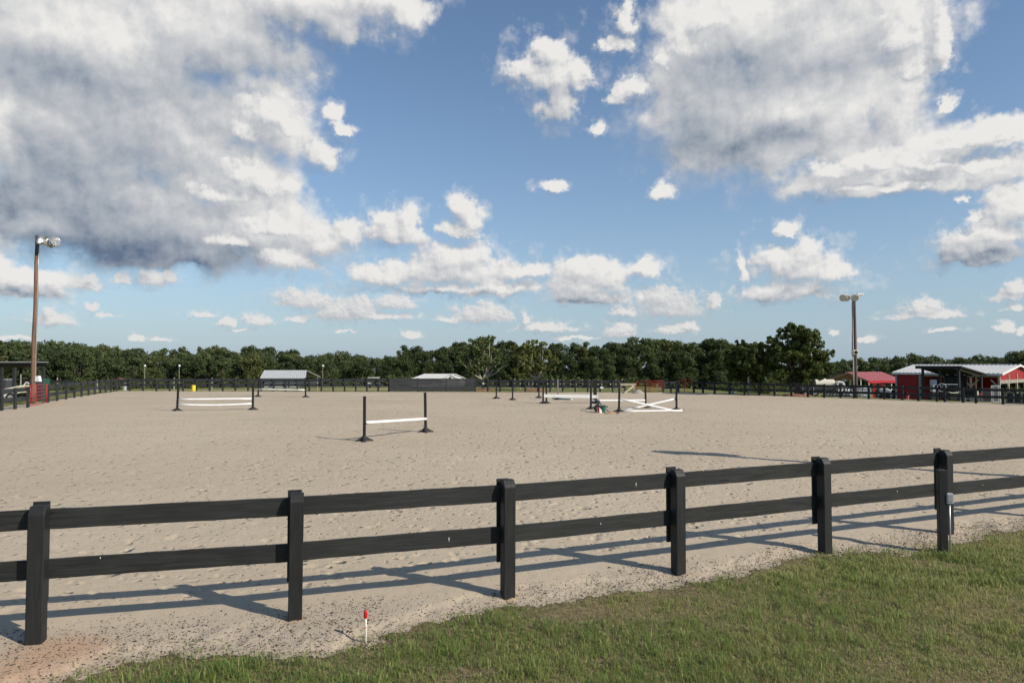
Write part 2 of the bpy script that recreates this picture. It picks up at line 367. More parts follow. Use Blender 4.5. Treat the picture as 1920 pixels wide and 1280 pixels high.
M = {}
def make_materials():
    M['fence'] = wood_mat('black fence paint', (.0145, .0150, .0145), (.030, .031, .0295), .55, (1, 16, 16), 2.4, .40, True)
    M['fence_post'] = wood_mat('black post paint', (.0150, .0155, .0150), (.0225, .0232, .0225), .55, (14, 14, 1), 2.4, .40)
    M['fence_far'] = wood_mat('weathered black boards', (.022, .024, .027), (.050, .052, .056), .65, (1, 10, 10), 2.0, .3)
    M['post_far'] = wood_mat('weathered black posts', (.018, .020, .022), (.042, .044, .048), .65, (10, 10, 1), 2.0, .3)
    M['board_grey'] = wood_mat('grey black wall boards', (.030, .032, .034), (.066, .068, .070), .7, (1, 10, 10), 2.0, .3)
    M['pale_wood'] = wood_mat('pale bare timber', (.36, .30, .21), (.50, .43, .32), .75, (8, 8, 1), 2.0, .3)
    M['grey_wood'] = wood_mat('grey weathered timber', (.24, .22, .19), (.36, .33, .28), .8, (1, 8, 8), 2.0, .3)
    M['pole_wood'] = wood_mat('creosoted pole timber', (.13, .070, .043), (.24, .145, .095), .8, (9, 9, .6), 1.6, .5)
    M['pole_dark'] = wood_mat('dark pole timber', (.085, .055, .042), (.16, .11, .085), .8, (9, 9, .6), 1.6, .5)
    M['bark_pale'] = wood_mat('pale tree bark', (.30, .27, .22), (.48, .44, .37), .85, (5, 5, 1), 3.0, .5)
    M['bark'] = wood_mat('brown tree bark', (.085, .068, .052), (.15, .125, .10), .9, (6, 6, 1), 3.0, .6)
    M['white'] = plain('white painted pole', (.84, .83, .80), .40, wear=.04, scale=3, dirt=(.62, .58, .50))
    M['standard'] = plain('black plastic standard', (.013, .014, .015), .45, wear=.3, scale=5)
    M['standard_worn'] = plain('worn grey standard', (.20, .19, .18), .6, wear=.35, scale=5)
    M['foot'] = plain('black jump foot', (.024, .025, .027), .55, wear=.3, scale=6, dirt=(.10, .085, .065))
    M['red'] = plain('red gate paint', (.42, .022, .028), .45, wear=.2, scale=4)
    M['siding'] = plain('red barn siding', (.30, .016, .016), .50, wear=.10, scale=1.5)
    M['roof_white'] = plain('white roof metal', (.47, .47, .455), .45, wear=.08, scale=.8, dirt=(.50, .49, .46))
    M['roof_grey'] = plain('grey roof metal', (.46, .47, .46), .45, wear=.06, scale=.8)
    M['roof_red'] = plain('faded red roof metal', (.40, .125, .125), .45, wear=.10, scale=1.0)
    M['trim_white'] = plain('white trim', (.74, .73, .70), .5, wear=.06)
    M['roof_black'] = plain('black roof sheet', (.020, .021, .022), .6, wear=.2, scale=2)
    M['dark'] = plain('dark rubber and iron', (.018, .018, .019), .7, wear=.3)
    M['dark_grey'] = plain('dark grey plastic', (.06, .062, .065), .6, wear=.25)
    M['grey'] = plain('grey metal', (.33, .34, .35), .5, wear=.15, metal=.2)
    M['galv'] = plain('galvanised metal', (.50, .51, .52), .38, wear=.15, metal=.55, scale=4)
    M['bowl'] = plain('silver lamp bowl', (.66, .67, .68), .28, wear=.06, metal=.85)
    M['lamp_glass'] = plain('pale lamp lens', (.52, .50, .42), .25, wear=.1)
    M['cream'] = plain('cream paint', (.74, .68, .54), .5, wear=.06, scale=2)
    M['off_white'] = plain('off white plastic', (.70, .69, .66), .5, wear=.06)
    M['glass'] = plain('dark vehicle glass', (.045, .07, .075), .12, wear=.1, spec=.6)
    M['rust'] = plain('rusty brown metal', (.20, .10, .055), .8, wear=.35, scale=5)
    M['orange'] = plain('orange paint', (.62, .20, .035), .5, wear=.12)
    M['yellow'] = plain('yellow plastic', (.75, .55, .03), .5, wear=.08)
    M['green_plastic'] = plain('dark green plastic', (.022, .085, .060), .5, wear=.2)
    M['teal'] = plain('teal plastic', (.035, .13, .11), .5, wear=.15)
    M['tan_handle'] = plain('varnished tan handle', (.50, .26, .09), .5, wear=.15)
    M['red_cap'] = plain('red plastic cap', (.48, .012, .012), .28, wear=.12, spec=.5)
    M['pvc'] = plain('yellowed white pipe', (.66, .63, .52), .45, wear=.08, dirt=(.42, .26, .12), scale=14)
    M['concrete'] = plain('pale grey plastic panel', (.40, .42, .45), .7, wear=.1)
    M['blue_grey'] = plain('pale blue plastic', (.36, .44, .46), .5, wear=.1)
    M['soil'] = plain('red clay', (.24, .115, .065), .95, wear=.25, scale=14, bump=.6)

    # sand of the riding ring
    t = NT('arena sand')
    big = t.noise(.10, 5, .6); mid = t.noise(.8, 6, .65); fine = t.noise(45, 6, .7); grit = t.noise(160, 3, .7)
    col = t.mix(t.step(big, .3, .7), (.440, .362, .262), (.500, .418, .312))
    col = t.mix(t.step(mid, .40, .75, 0, .40), col, (.43, .35, .255))
    col = t.mix(t.step(fine, .60, .82, 0, .35), col, (.27, .225, .175))
    col = t.mix(t.attr('dirt', True), col, (.44, .365, .275)); col = t.mix(t.step(t.math('ADD', t.attr('clay', True), t.math('MULTIPLY_ADD', fine, .5, -.25)), .3, .8), col, (.46, .275, .165))
    lines = t.noise(1.6, 4, .6, stretch=(.10, 1.6, 1)); col = t.mix(t.step(lines, .48, .74, 0, .38), col, (.385, .315, .232))      # damp harrow streaks
    damp = t.noise(.22, 4, .55, stretch=(.6, 1.2, 1)); col = t.mix(t.step(damp, .50, .72, 0, .35), col, (.39, .325, .245))
    pebble = t.vor(46).outputs['Distance']
    col = t.mix(t.math('MULTIPLY', t.attr('dirt', True), t.step(pebble, .12, .30, .55, 0)), col, (.15, .125, .11))
    for scl, thr, dk in ((5.0, .55, .62), (11.0, .62, .7)):           # specks of dark debris, also painting in the shade of small hoof pits
        dv = t.vor(scl, None); sp = t.n.new('ShaderNodeVectorMath'); sp.operation = 'MULTIPLY'; t.put(sp, 0, t.tc.outputs['Object']); sp.inputs[1].default_value = (.55, 1, 1); t.put(dv, 'Vector', sp.outputs[0])
        sp2 = t.n.new('ShaderNodeSeparateColor'); t.put(sp2, 0, dv.outputs['Color'])
        col = t.mix(t.math('MULTIPLY', t.math('MULTIPLY', t.step(dv.outputs['Distance'], .07, .15, dk, 0), t.step(sp2.outputs[1], thr, thr + .1)), t.attr('churn', True)), col, (.17, .14, .105))
    # scuffs and hoof marks too small for the mesh (heights in metres)
    ch = t.attr('churn', True); wob = t.n.new('ShaderNodeVectorMath'); wob.operation = 'ADD'
    nz = t.n.new('ShaderNodeTexNoise'); nz.inputs['Scale'].default_value = 5.0; nz.inputs['Detail'].default_value = 3; t.put(nz, 'Vector', t.tc.outputs['Object'])
    sc_ = t.n.new('ShaderNodeVectorMath'); sc_.operation = 'MULTIPLY_ADD'; t.put(sc_, 0, nz.outputs['Color']); sc_.inputs[1].default_value = (.16, .16, 0); sc_.inputs[2].default_value = (-.08, -.08, 0)
    t.put(wob, 0, t.tc.outputs['Object']); t.put(wob, 1, sc_.outputs[0])
    h = t.math('MULTIPLY', t.noise(12, 5, .6), .015)
    for scl, depth, thr in ((2.3, .056, .30), (4.3, .046, .25), (8.0, .030, .20)):
        vv = t.vor(scl, wob.outputs[0]); sepc = t.n.new('ShaderNodeSeparateColor'); t.put(sepc, 0, vv.outputs['Color'])
        pit = t.math('MULTIPLY', t.step(vv.outputs['Distance'], .06, .24, 1, 0), t.step(sepc.outputs[0], thr, thr + .15))
        h = t.math('SUBTRACT', h, t.math('MULTIPLY', pit, depth))
    h = t.math('MULTIPLY', h, t.math('MULTIPLY_ADD', ch, .92, .08)); h = t.math('ADD', h, t.math('MULTIPLY', t.math('ADD', fine, t.math('MULTIPLY', grit, .5)), .004))
    nn = t.bump(h, 1.0, 1.0)
    M['sand'] = t.fin(col, .95, nn, 0, .1)

    # the ground round about: lawn soil near, mown field far, a sandy track
    t = NT('field and soil')
    a = t.noise(.06, 5, .6); b = t.noise(.9, 6, .65); c = t.noise(14, 6, .7)
    col = t.mix(t.step(a, .3, .7), (.135, .165, .045), (.235, .225, .085))
    col = t.mix(t.step(b, .38, .70, 0, .7), col, (.115, .125, .042)); col = t.mix(t.step(c, .35, .7, 0, .55), col, (.17, .155, .065))
    col = t.mix(t.attr('dirt', True), col, t.mix(t.step(b, .3, .7), (.43, .30, .19), (.50, .39, .27)))
    col = t.mix(t.attr('lawn', True), col, t.mix(t.step(c, .3, .7), (.13, .105, .055), (.30, .23, .135)))
    M['field'] = t.fin(col, .95, t.bump(t.math('ADD', c, t.math('MULTIPLY', t.noise(40, 5, .7), .7)), .8, .05), 0, .1)

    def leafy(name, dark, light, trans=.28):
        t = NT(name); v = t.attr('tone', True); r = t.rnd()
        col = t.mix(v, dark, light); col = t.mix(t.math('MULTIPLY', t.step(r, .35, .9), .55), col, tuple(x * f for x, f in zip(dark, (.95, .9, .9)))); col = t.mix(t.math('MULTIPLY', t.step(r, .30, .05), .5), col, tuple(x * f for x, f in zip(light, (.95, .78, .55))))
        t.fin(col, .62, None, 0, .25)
        tr = t.n.new('ShaderNodeBsdfTranslucent'); t.put(tr, 'Color', t.mix(.5, col, tuple(min(1, x * 1.6) for x in light)))
        mx = t.n.new('ShaderNodeMixShader'); mx.inputs[0].default_value = trans
        t.t.links.new(t.b.outputs[0], mx.inputs[1]); t.t.links.new(tr.outputs[0], mx.inputs[2]); t.t.links.new(mx.outputs[0], t.n['Material Output'].inputs[0])
        return t.m
    M['leaf_far'] = leafy('far wood leaves', (.034, .054, .021), (.135, .165, .058))
    M['leaf_mid'] = leafy('near wood leaves', (.027, .046, .016), (.115, .142, .040))
    M['leaf_dark'] = leafy('maple leaves', (.026, .046, .012), (.125, .155, .034))
    M['leaf_lime'] = leafy('sycamore leaves', (.050, .075, .022), (.155, .185, .062))
    M['grass'] = leafy('grass blades', (.118, .205, .040), (.50, .44, .20), .40)
    t = NT('mulch chips'); col = t.mix(t.attr('tone', True), (.016, .016, .019), (.42, .35, .27)); M['chips'] = t.fin(col, .8, None, 0, .3)
make_materials()

# ================================================================== the ground
def _hash(ix, iy, seed):
    h = (ix.astype(np.int64) * 374761393 + iy.astype(np.int64) * 668265263 + seed * 974711) & 0x7fffffff
    h = ((h ^ (h >> 13)) * 1274126177) & 0x7fffffff
    return ((h ^ (h >> 16)) & 0xffffff) / float(0xffffff)
def vnoise(x, y, seed=0):
    ix, iy = np.floor(x), np.floor(y); fx, fy = x - ix, y - iy
    fx = fx * fx * (3 - 2 * fx); fy = fy * fy * (3 - 2 * fy)
    a, b = _hash(ix, iy, seed), _hash(ix + 1, iy, seed); c, d = _hash(ix, iy + 1, seed), _hash(ix + 1, iy + 1, seed)
    return (a + (b - a) * fx) * (1 - fy) + (c + (d - c) * fx) * fy
def fbm(x, y, seed=0, octs=4, gain=.5):
    s, a, t = 0, 1, 0
    for i in range(octs):
        s = s + a * vnoise(x * 2 ** i + 17.3 * i, y * 2 ** i - 9.1 * i, seed + i); t += a; a *= gain
    return s / t
def craters(x, y, cell, seed, rmin, rmax, keep=.6):
    """hoof prints: a hollow with a raised rim behind it, scattered one to a cell"""
    gx, gy = np.floor(x / cell), np.floor(y / cell); out = np.zeros_like(x)
    for i in (-1, 0, 1):
        for j in (-1, 0, 1):
            cx, cy = gx + i, gy + j
            px = (cx + .15 + .7 * _hash(cx, cy, seed)) * cell; py = (cy + .15 + .7 * _hash(cx, cy, seed + 1)) * cell
            r = rmin + (rmax - rmin) * _hash(cx, cy, seed + 2); on = _hash(cx, cy, seed + 3) < keep
            th = 6.283 * _hash(cx, cy, seed + 4); dx, dy = x - px, y - py
            u = dx * np.cos(th) + dy * np.sin(th); v = -dx * np.sin(th) + dy * np.cos(th)
            d = np.hypot(u, v * 1.35) / r
            out += np.where(on, -np.exp(-d ** 2 * 1.6) * .9 + .30 * np.exp(-((d - 1.35) / .35) ** 2) * (.5 + .5 * np.clip(u / r, -1, 1)), 0) * r
    return out
def smooth(a, b, x):
    t = np.clip((x - a) / (b - a), 0, 1); return t * t * (3 - 2 * t)

# corners and edges, as seen in the photograph
NEAR_PX = [(-720, 1420), (67, 1210), (553, 1165), (952, 1120), (1272, 1075), (1547, 1035), (1776, 1003)]
NEAR = [G(*p) for p in NEAR_PX]
NEAR[0] = NEAR[1] - (NEAR[2] - NEAR[1])
d_ = (NEAR[6] - NEAR[5])
NEAR += [NEAR[6] + d_ * 1.05, NEAR[6] + d_ * 2.1 + Vector((0, .05, 0)), NEAR[6] + d_ * 3.15, NEAR[6] + d_ * 4.2]
NEAR = [NEAR[0] - (NEAR[1] - NEAR[0])] + NEAR
FAR_L, FAR_M, FAR_R = G(218, 733.5), G(1290, 736.5), G(1930, 759)
LEFT_LO = G(-130, 783)
RIGHT_END = FAR_R + (FAR_R - FAR_M) * .45
def poly_y(pts, x):
    return np.interp(x, [p[0] for p in pts], [p[1] for p in pts])
EDGE_PX = [(-400, 1345), (-120, 1318), (60, 1292), (130, 1268), (240, 1238), (330, 1226), (430, 1219), (560, 1226), (620, 1226), (690, 1212), (745, 1188), (800, 1162), (900, 1143), (985, 1132), (1030, 1122),
           (1130, 1106), (1230, 1100), (1330, 1091), (1400, 1070), (1470, 1050), (1560, 1034), (1680, 1029), (1790, 1024), (1825, 1000), (1900, 990), (2000, 982), (2150, 975), (2400, 955)]
EDGE = [G(*p) for p in EDGE_PX]
EDGE = [Vector((-14, EDGE[0].y - 1.2, 0))] + EDGE + [Vector((EDGE[-1].x + 14, EDGE[-1].y + 7.0, 0))]
def edge_y(x): return poly_y(EDGE, x)
def edge_n(x, y):
    """ragged margin between lawn and sand"""
    return edge_y(x) + (fbm(x * 2.2, y * 2.2, 61, 4, .62) - .47) * .78
def fence_y(x): return poly_y(NEAR, x)

def base_z(x, y):
    r = np.hypot(x, y)
    z = -.033 * np.clip(r - 72, 0, None) + .033 * 6 * (1 - np.exp(-np.clip(r - 72, 0, None) / 6)) * .6
    # the ring is a raised pad: the yard beyond its right hand fence lies lower
    ax, ay = FAR_M.x, FAR_M.y; bx, by = FAR_R.x, FAR_R.y
    nx, ny = (by - ay), -(bx - ax); L = math.hypot(nx, ny); nx, ny = -nx / L, -ny / L
    if nx < 0: nx, ny = -nx, -ny
    d = (x - ax) * nx + (y - ay) * ny
    z = z - 1.25 * smooth(2.5, 13, d) * smooth(0, 14, x - ax - 2)
    return z

def radial_sheet(name, az0, az1, nu, r0, r1, nr, keep, zfun, attrs, mat, kind):
    az = np.radians(np.linspace(az0, az1, nu)); rr = r0 * (r1 / r0) ** np.linspace(0, 1, nr)
    A, RR = np.meshgrid(az, rr); X, Y = (RR * np.sin(A)).ravel(), (RR * np.cos(A)).ravel()
    Z = zfun(X, Y)
    i = np.arange(nu - 1)[None, :] + nu * np.arange(nr - 1)[:, None]
    q = np.stack([i, i + nu, i + nu + 1, i + 1], -1).reshape(-1, 4)[:, ::-1]
    if keep is not None:
        k = keep(X[q].mean(1), Y[q].mean(1)); q = q[k]
        used = np.zeros(len(X), bool); used[q.ravel()] = True; idx = np.cumsum(used) - 1
        q = idx[q]; X, Y, Z = X[used], Y[used], Z[used]
    me = grid_mesh(name, np.stack([X, Y, Z], -1), q)
    for nm, fn in attrs.items():
        a = me.attributes.new(nm, 'FLOAT', 'POINT'); a.data.foreach_set('value', fn(X, Y).astype(np.float32))
    me.polygons.foreach_set('use_smooth', np.ones(len(me.polygons), bool))
    return tag(obj(name, me, mat), kind=kind)
def grid_mesh(name, co, quads):
    me = bpy.data.meshes.new(name); n = len(co); k = quads.shape[1]; m = len(quads)
    me.vertices.add(n); me.vertices.foreach_set('co', np.ascontiguousarray(co, dtype=np.float32).ravel())
    me.loops.add(m * k); me.loops.foreach_set('vertex_index', np.ascontiguousarray(quads, dtype=np.int32).ravel())
    me.polygons.add(m); me.polygons.foreach_set('loop_start', np.arange(0, m * k, k, dtype=np.int32)); me.polygons.foreach_set('loop_total', np.full(m, k, dtype=np.int32))
    me.update(calc_edges=True); me.validate(); return me

ARENA = [(LEFT_LO.x, LEFT_LO.y), (FAR_L.x, FAR_L.y), (FAR_M.x, FAR_M.y), (FAR_R.x, FAR_R.y), (RIGHT_END.x, RIGHT_END.y), (RIGHT_END.x + 2, 12.0), (30, 12.0)]
def in_arena(x, y):
    """on the sand: beyond the lawn edge and inside the far fences"""
    P = [(LEFT_LO.x - 20, LEFT_LO.y - 20 * (FAR_L.y - LEFT_LO.y) / (FAR_L.x - LEFT_LO.x) * 0 - 30)] + ARENA + [(30, -5), (-60, -5)]
    inside = np.zeros(len(x), bool); n = len(P)
    for i in range(n):
        (x0, y0), (x1, y1) = P[i], P[(i + 1) % n]
        c = ((y0 > y) != (y1 > y)) & (x < (x1 - x0) * (y - y0) / ((y1 - y0) if y1 != y0 else 1e-9) + x0)
        inside ^= c
    return inside & (y > edge_n(x, y) - .10)
def churn_f(x, y):
    return smooth(.35, 1.7, y - fence_y(x))
def sand_z(x, y):
    c = churn_f(x, y); r = np.hypot(x, y); fade = 1 - .35 * smooth(20, 50, r)
    z = .030 + .028 * (fbm(x * .55, y * .55, 3, 3) - .5) + c * .022 * (fbm(x * 2.6, y * 2.6, 9, 4, .5) - .5)
    near = 1 - smooth(11, 17, r)
    z = z + c * (.36 * near * craters(x, y, .34, 21, .045, .080, .55) + .26 * fade * craters(x + .11, y + .07, .75, 55, .07, .13, .6))
    z = z + (1 - c) * .010 * (fbm(x * 6, y * 6, 5, 3) - .5)
    # a low shoulder of sand pushed up towards the fence foot
    g = y - edge_n(x, y); z = z - .040 * (1 - smooth(.05, .5, g))
    return z
def dirt_f(x, y):
    g = y - fence_y(x); n = fbm(x * 1.7, y * 1.7, 40, 3)
    return (1 - smooth(-.12, .42, g + (n - .5) * .7)) * .95
def clay_f(x, y):
    c = 0
    for p, r, s in ((G(110, 1225), .75, .75), (G(40, 1260), .8, .7), (G(1070, 1140), .5, .6), (G(170, 1245), .6, .5)):
        c = np.maximum(c, .88 * s * np.exp(-((x - p.x) ** 2 + (y - p.y) ** 2 * 1.6) / r ** 2))
    for p in NEAR: c = np.maximum(c, .75 * np.exp(-((x - p.x) ** 2 + (y - p.y) ** 2) / .16 ** 2))
    return c
radial_sheet('arena_sand', -50, 50, 900, 4.6, 92, 640, in_arena, sand_z, {'churn': churn_f, 'dirt': dirt_f, 'clay': clay_f}, M['sand'], 'structure')

def field_dirt(x, y):
    tr = np.exp(-((y - 68.6 - .02 * (x + 30)) / 1.1) ** 2) * smooth(-46, -38, x) * (1 - smooth(-12, -4, x)) * (.6 + .8 * fbm(x * .4, y * .8, 8, 3))
    near = smooth(-.75, -.02, y - edge_n(x, y)) * (1 - smooth(0, 3, y - edge_y(x) - 2))
    n = fbm(x * .9, y * .9, 77, 4)
    bare = smooth(.60, .70, n) * smooth(-1.6, -.3, y - edge_y(x)) * (y < 16)
    g = Vector(G(1075, 1145)); patch = np.exp(-(((x - g.x) / .75) ** 2 + ((y - g.y) / .35) ** 2)) * 1.2
    return np.clip(np.maximum(np.maximum(tr, near * (y < 20)), np.maximum(bare * .7, patch)), 0, 1)
def lawn_f(x, y):
    return (1 - smooth(18, 30, np.hypot(x, y)))
def field_z(x, y):
    r = np.hypot(x, y)
    z = base_z(x, y) - np.where(r < 14, .022, .035) + .02 * (fbm(x * .8, y * .8, 31, 3) - .5) * (r < 40) + np.where(r > 12, (fbm(x * .12, y * .12, 13, 3) - .5) * .25 * smooth(63, 80, r), 0)
    g = y - edge_n(x, y); m = smooth(-.8, -.05, g) * (1 - smooth(.12, .5, g)) * (r < 16) * (y > 0)      # the soil comes up flush with the sand at the margin
    return z * (1 - m) + (sand_z(x, y) - .006) * m
radial_sheet('ground', -180, 180, 1500, .4, 2600, 520, None, field_z, {'dirt': field_dirt, 'lawn': lawn_f}, M['field'], 'structure')

# ------------------------------------------------------------------ grass: short turf in front of the fence
def make_grass():
    n = 640000
    x = RNG.uniform(-8.5, 13.0, n); y = RNG.uniform(3.4, 12.0, n)
    e = edge_n(x, y)
    g = e - y
    dens = (.45 * smooth(-.04, .25, g) + .40 * smooth(.1, 1.0, g)) * .95 + .10 * smooth(-.22, .04, g) + .05 * smooth(-.5, -.1, g) * (fbm(x * 5, y * 5, 12, 2) > .58)
    n2 = fbm(x * .9, y * .9, 77, 4); p = G(1075, 1145)
    dens = dens * (1 - .72 * smooth(.58, .70, n2) * (g < 1.6)) * (1 - .8 * np.exp(-(((x - p.x) / .75) ** 2 + ((y - p.y) / .35) ** 2)))
    dens = dens * (.55 + .6 * fbm(x * 2.3, y * 2.3, 15, 3))
    far = smooth(-5.5, 0, -np.abs(x - 2.5) + 9)        # thinner beyond the sides of the view
    k = (RNG.uniform(0, 1, n) < dens * 1.35 * (.25 + .75 * far)) & (np.hypot(x, y) < 13.5)
    x, y, g = x[k], y[k], g[k]; n = len(x)
    patch = fbm(x * .55 + 5, y * .55, 91, 4); fine = fbm(x * 4, y * 4, 92, 3)
    lush = smooth(.38, .62, patch) * .6 + .4 * fine
    h = (.026 + .066 * RNG.beta(2, 2.6, n)) * (.55 + .85 * lush) * (.62 + .38 * smooth(-.05, .5, g)); h *= np.where(RNG.uniform(0, 1, n) < .03, 1.8, 1) * (.72 + .75 * smooth(.50, .72, fbm(x * 5.5, y * 5.5, 44, 3)))
    w = RNG.uniform(.0022, .0048, n) * (1 + .25 * (y > 8))
    a = RNG.uniform(0, 2 * np.pi, n); lean = RNG.uniform(.15, 1.15, n); b = a + RNG.normal(0, .5, n)
    z0 = np.maximum(field_z(x, y) - .005, np.where(y > edge_n(x, y) - .10, sand_z(x, y) - .004, -1))
    sxn, syn = -np.sin(a) * w, np.cos(a) * w; lx, ly = np.cos(b) * h, np.sin(b) * h
    P = np.zeros((n, 5, 3))
    P[:, 0] = np.stack([x - sxn, y - syn, z0], -1); P[:, 1] = np.stack([x + sxn, y + syn, z0], -1)
    mx, my, mz = x + lx * lean * .28, y + ly * lean * .28, z0 + h * .62
    P[:, 2] = np.stack([mx + sxn * .8, my + syn * .8, mz], -1); P[:, 3] = np.stack([mx - sxn * .8, my - syn * .8, mz], -1)
    P[:, 4] = np.stack([x + lx * lean * .85, y + ly * lean * .85, z0 + h * (1.05 - .35 * np.clip(lean, 0, 1))], -1)
    base = 5 * np.arange(n)[:, None]
    tri = np.concatenate([base + [0, 1, 2], base + [0, 2, 3], base + [3, 2, 4]], 0)
    me = grid_mesh('grass', P.reshape(-1, 3), tri)
    brown = smooth(.50, .66, fbm(x * .8 - 3, y * .8, 57, 4)); dry = np.clip(.17 + .26 * brown + .55 * (1 - lush) + RNG.normal(0, .16, n) - .25, 0, 1); dry = np.where(RNG.uniform(0, 1, n) < .10, RNG.uniform(.7, 1, n), dry)
    at = me.attributes.new('tone', 'FLOAT', 'POINT'); at.data.foreach_set('value', np.repeat(dry, 5).astype(np.float32))
    o = obj('grass', me, M['grass']); tag(o, 'short green lawn grass with straw coloured blades in front of the fence', 'grass', kind='stuff')
make_grass()

# ------------------------------------------------------------------ dark mulch chips and grit along the fence foot
def make_chips():
    n = 330000
    x = RNG.uniform(-8, 13, n); y = RNG.uniform(4.2, 12.5, n)
    g = y - edge_n(x, y); f = y - fence_y(x)
    d = smooth(-.40, .05, g) * (1 - smooth(-.05, .55, f + .5 * (fbm(x * 1.5, y * 1.5, 3, 2) - .5)))
    d = d * (.30 + .55 * smooth(.4, .6, fbm(x * 1.1, y * 1.1, 23, 3)) + .55 * np.exp(-(g / .35) ** 2)) * (1 - .5 * clay_f(x, y))
    k = RNG.uniform(0, 1, n) < d
    x, y = x[k], y[k]
    ex = RNG.uniform(0, 1, len(x)) < .10                     # a few strewn further on to the sand
    n = len(x); s = RNG.gamma(2.2, .0017, n) + .0022; s = np.clip(s, .0026, .014)
    o8 = np.array([(1, 0, 0), (-1, 0, 0), (0, 1, 0), (0, -1, 0), (0, 0, 1), (0, 0, -1)], float)
    f8 = np.array([(0, 2, 4), (2, 1, 4), (1, 3, 4), (3, 0, 4), (2, 0, 5), (1, 2, 5), (3, 1, 5), (0, 3, 5)])
    a = RNG.uniform(0, 6.28, n); sc = np.stack([RNG.uniform(.9, 2.0, n), RNG.uniform(.45, .9, n), RNG.uniform(.3, .7, n)], -1) * s[:, None]
    v = o8[None] * sc[:, None, :] * RNG.uniform(.7, 1.2, (n, 6, 1)); c, sn = np.cos(a)[:, None], np.sin(a)[:, None]
    vx, vy = v[:, :, 0] * c - v[:, :, 1] * sn, v[:, :, 0] * sn + v[:, :, 1] * c
    zb = np.maximum(sand_z(x, y), np.where(g[k] < .12, field_z(x, y), -1)) + .002
    P = np.stack([vx + x[:, None], vy + y[:, None], v[:, :, 2] + zb[:, None] + sc[:, 2:3] * .4], -1)
    tri = (6 * np.arange(n)[:, None, None] + f8[None]).reshape(-1, 3)
    me = grid_mesh('mulch_chips', P.reshape(-1, 3), tri)
    tone = np.where(RNG.uniform(0, 1, n) < .68, RNG.uniform(0, .25, n), RNG.uniform(.45, 1, n))
    at = me.attributes.new('tone', 'FLOAT', 'POINT'); at.data.foreach_set('value', np.repeat(tone, 6).astype(np.float32))
    tag(obj('mulch_chips', me, M['chips']), 'dark mulch chips and grit strewn along the foot of the near fence', 'mulch', kind='stuff')
make_chips()

# ================================================================== the near fence
def ang(v): return math.atan2(v.y, v.x)
def near_fence():
    t = thing('board_fence', 'black two rail board fence in the foreground with square posts and tall back battens', 'fence', (NEAR[2].x, NEAR[2].y, 0))
    o0 = Vector(t.location); H = 1.287; PW = .136
    def dirs(i):
        a = NEAR[max(i - 1, 0)]; b = NEAR[min(i + 1, len(NEAR) - 1)]; d = (b - a).normalized(); return d, Vector((-d.y, d.x, 0))
    # post: square, top cut with a weather slope and eased edges; y- faces the lawn
    def post_mesh(seed):
        rr = random.Random(seed); h = PW / 2; b = .012; mb = MB()
        mb.prism([(-h, -.25), (h, -.25), (h, H), (-h + .05, H), (-h + .012, H - .05), (-h, H - .075)], 'x', -h, h)
        return mb.mesh('post', bevel=.007)
    pm = [post_mesh(i) for i in range(3)]
    bat = MB(); bat.box((0, 0, .83), (.138, .024, .93)); bat = bat.mesh('batten', bevel=.003)
    for i, p in enumerate(NEAR):
        d, nrm = dirs(i)
        po = obj('post', pm[i % 3], M['fence_post'], t, p - o0 + Vector((0, 0, random.uniform(-.012, .012)))); po.rotation_euler = (random.uniform(-.008, .008), random.uniform(-.008, .008), ang(d) + random.uniform(-.03, .03))
        q = p + nrm * (PW / 2 + .042 + .016) + d * random.uniform(-.022, -.004)
        bo = obj('batten', bat, M['fence_post'], t, q - o0); bo.rotation_euler = (0, 0, ang(d))
    for i in range(len(NEAR) - 1):
        for (z, hgt) in ((1.135, .186), (.672, .182)):
            off = PW / 2 + .020
            a = NEAR[i] + dirs(i)[1] * off; b = NEAR[i + 1] + dirs(i + 1)[1] * off
            L = (b - a).length - .006; c = (a + b) / 2; n = 14; mb = MB(); rr = random.Random(i * 7 + int(z * 10)); bow = rr.uniform(-.012, .012)
            vs, fs = [], []
            for k in range(n + 1):
                u = k / n; xx = (u - .5) * L; w = bow * (1 - (2 * u - 1) ** 2); e1, e2 = rr.uniform(-.0025, .0025), rr.uniform(-.0025, .0025)
                for (yy, zz) in ((-.019, -hgt / 2 + e1), (.019, -hgt / 2 + e1), (.019, hgt / 2 - .004 + e2), (.014, hgt / 2 + e2), (-.014, hgt / 2 + e2), (-.019, hgt / 2 - .004 + e2)):
                    vs.append((xx, yy + w, zz))
            for k in range(n):
                for j in range(6): fs.append((k * 6 + j, k * 6 + (j + 1) % 6, (k + 1) * 6 + (j + 1) % 6, (k + 1) * 6 + j))
            fs += [tuple(range(5, -1, -1)), tuple(n * 6 + j for j in range(6))]
            mb.add(vs, fs)
            ro = mb.build('rail', M['fence'], t, loc=c - o0 + Vector((0, 0, z + random.uniform(-.006, .006)))); ro.rotation_euler = (0, 0, ang(b - a))
            # white bird droppings run down the face of the board
            for _ in range(rr.choice((0, 0, 1, 1, 2))):
                ux = rr.uniform(-.42, .42) * L; hz = rr.uniform(.012, .05); dz = hgt / 2 - rr.uniform(.01, .09); w = bow * (1 - (2 * ux / L) ** 2)
                MB().prism([(ux - .003, dz), (ux + .004, dz + .002), (ux + .003, dz - hz * .5), (ux + .001, dz - hz), (ux - .0015, dz - hz * .6)], 'y', -.0205 + w, -.0185 + w).build('dropping', M['white'], ro)
near_fence()

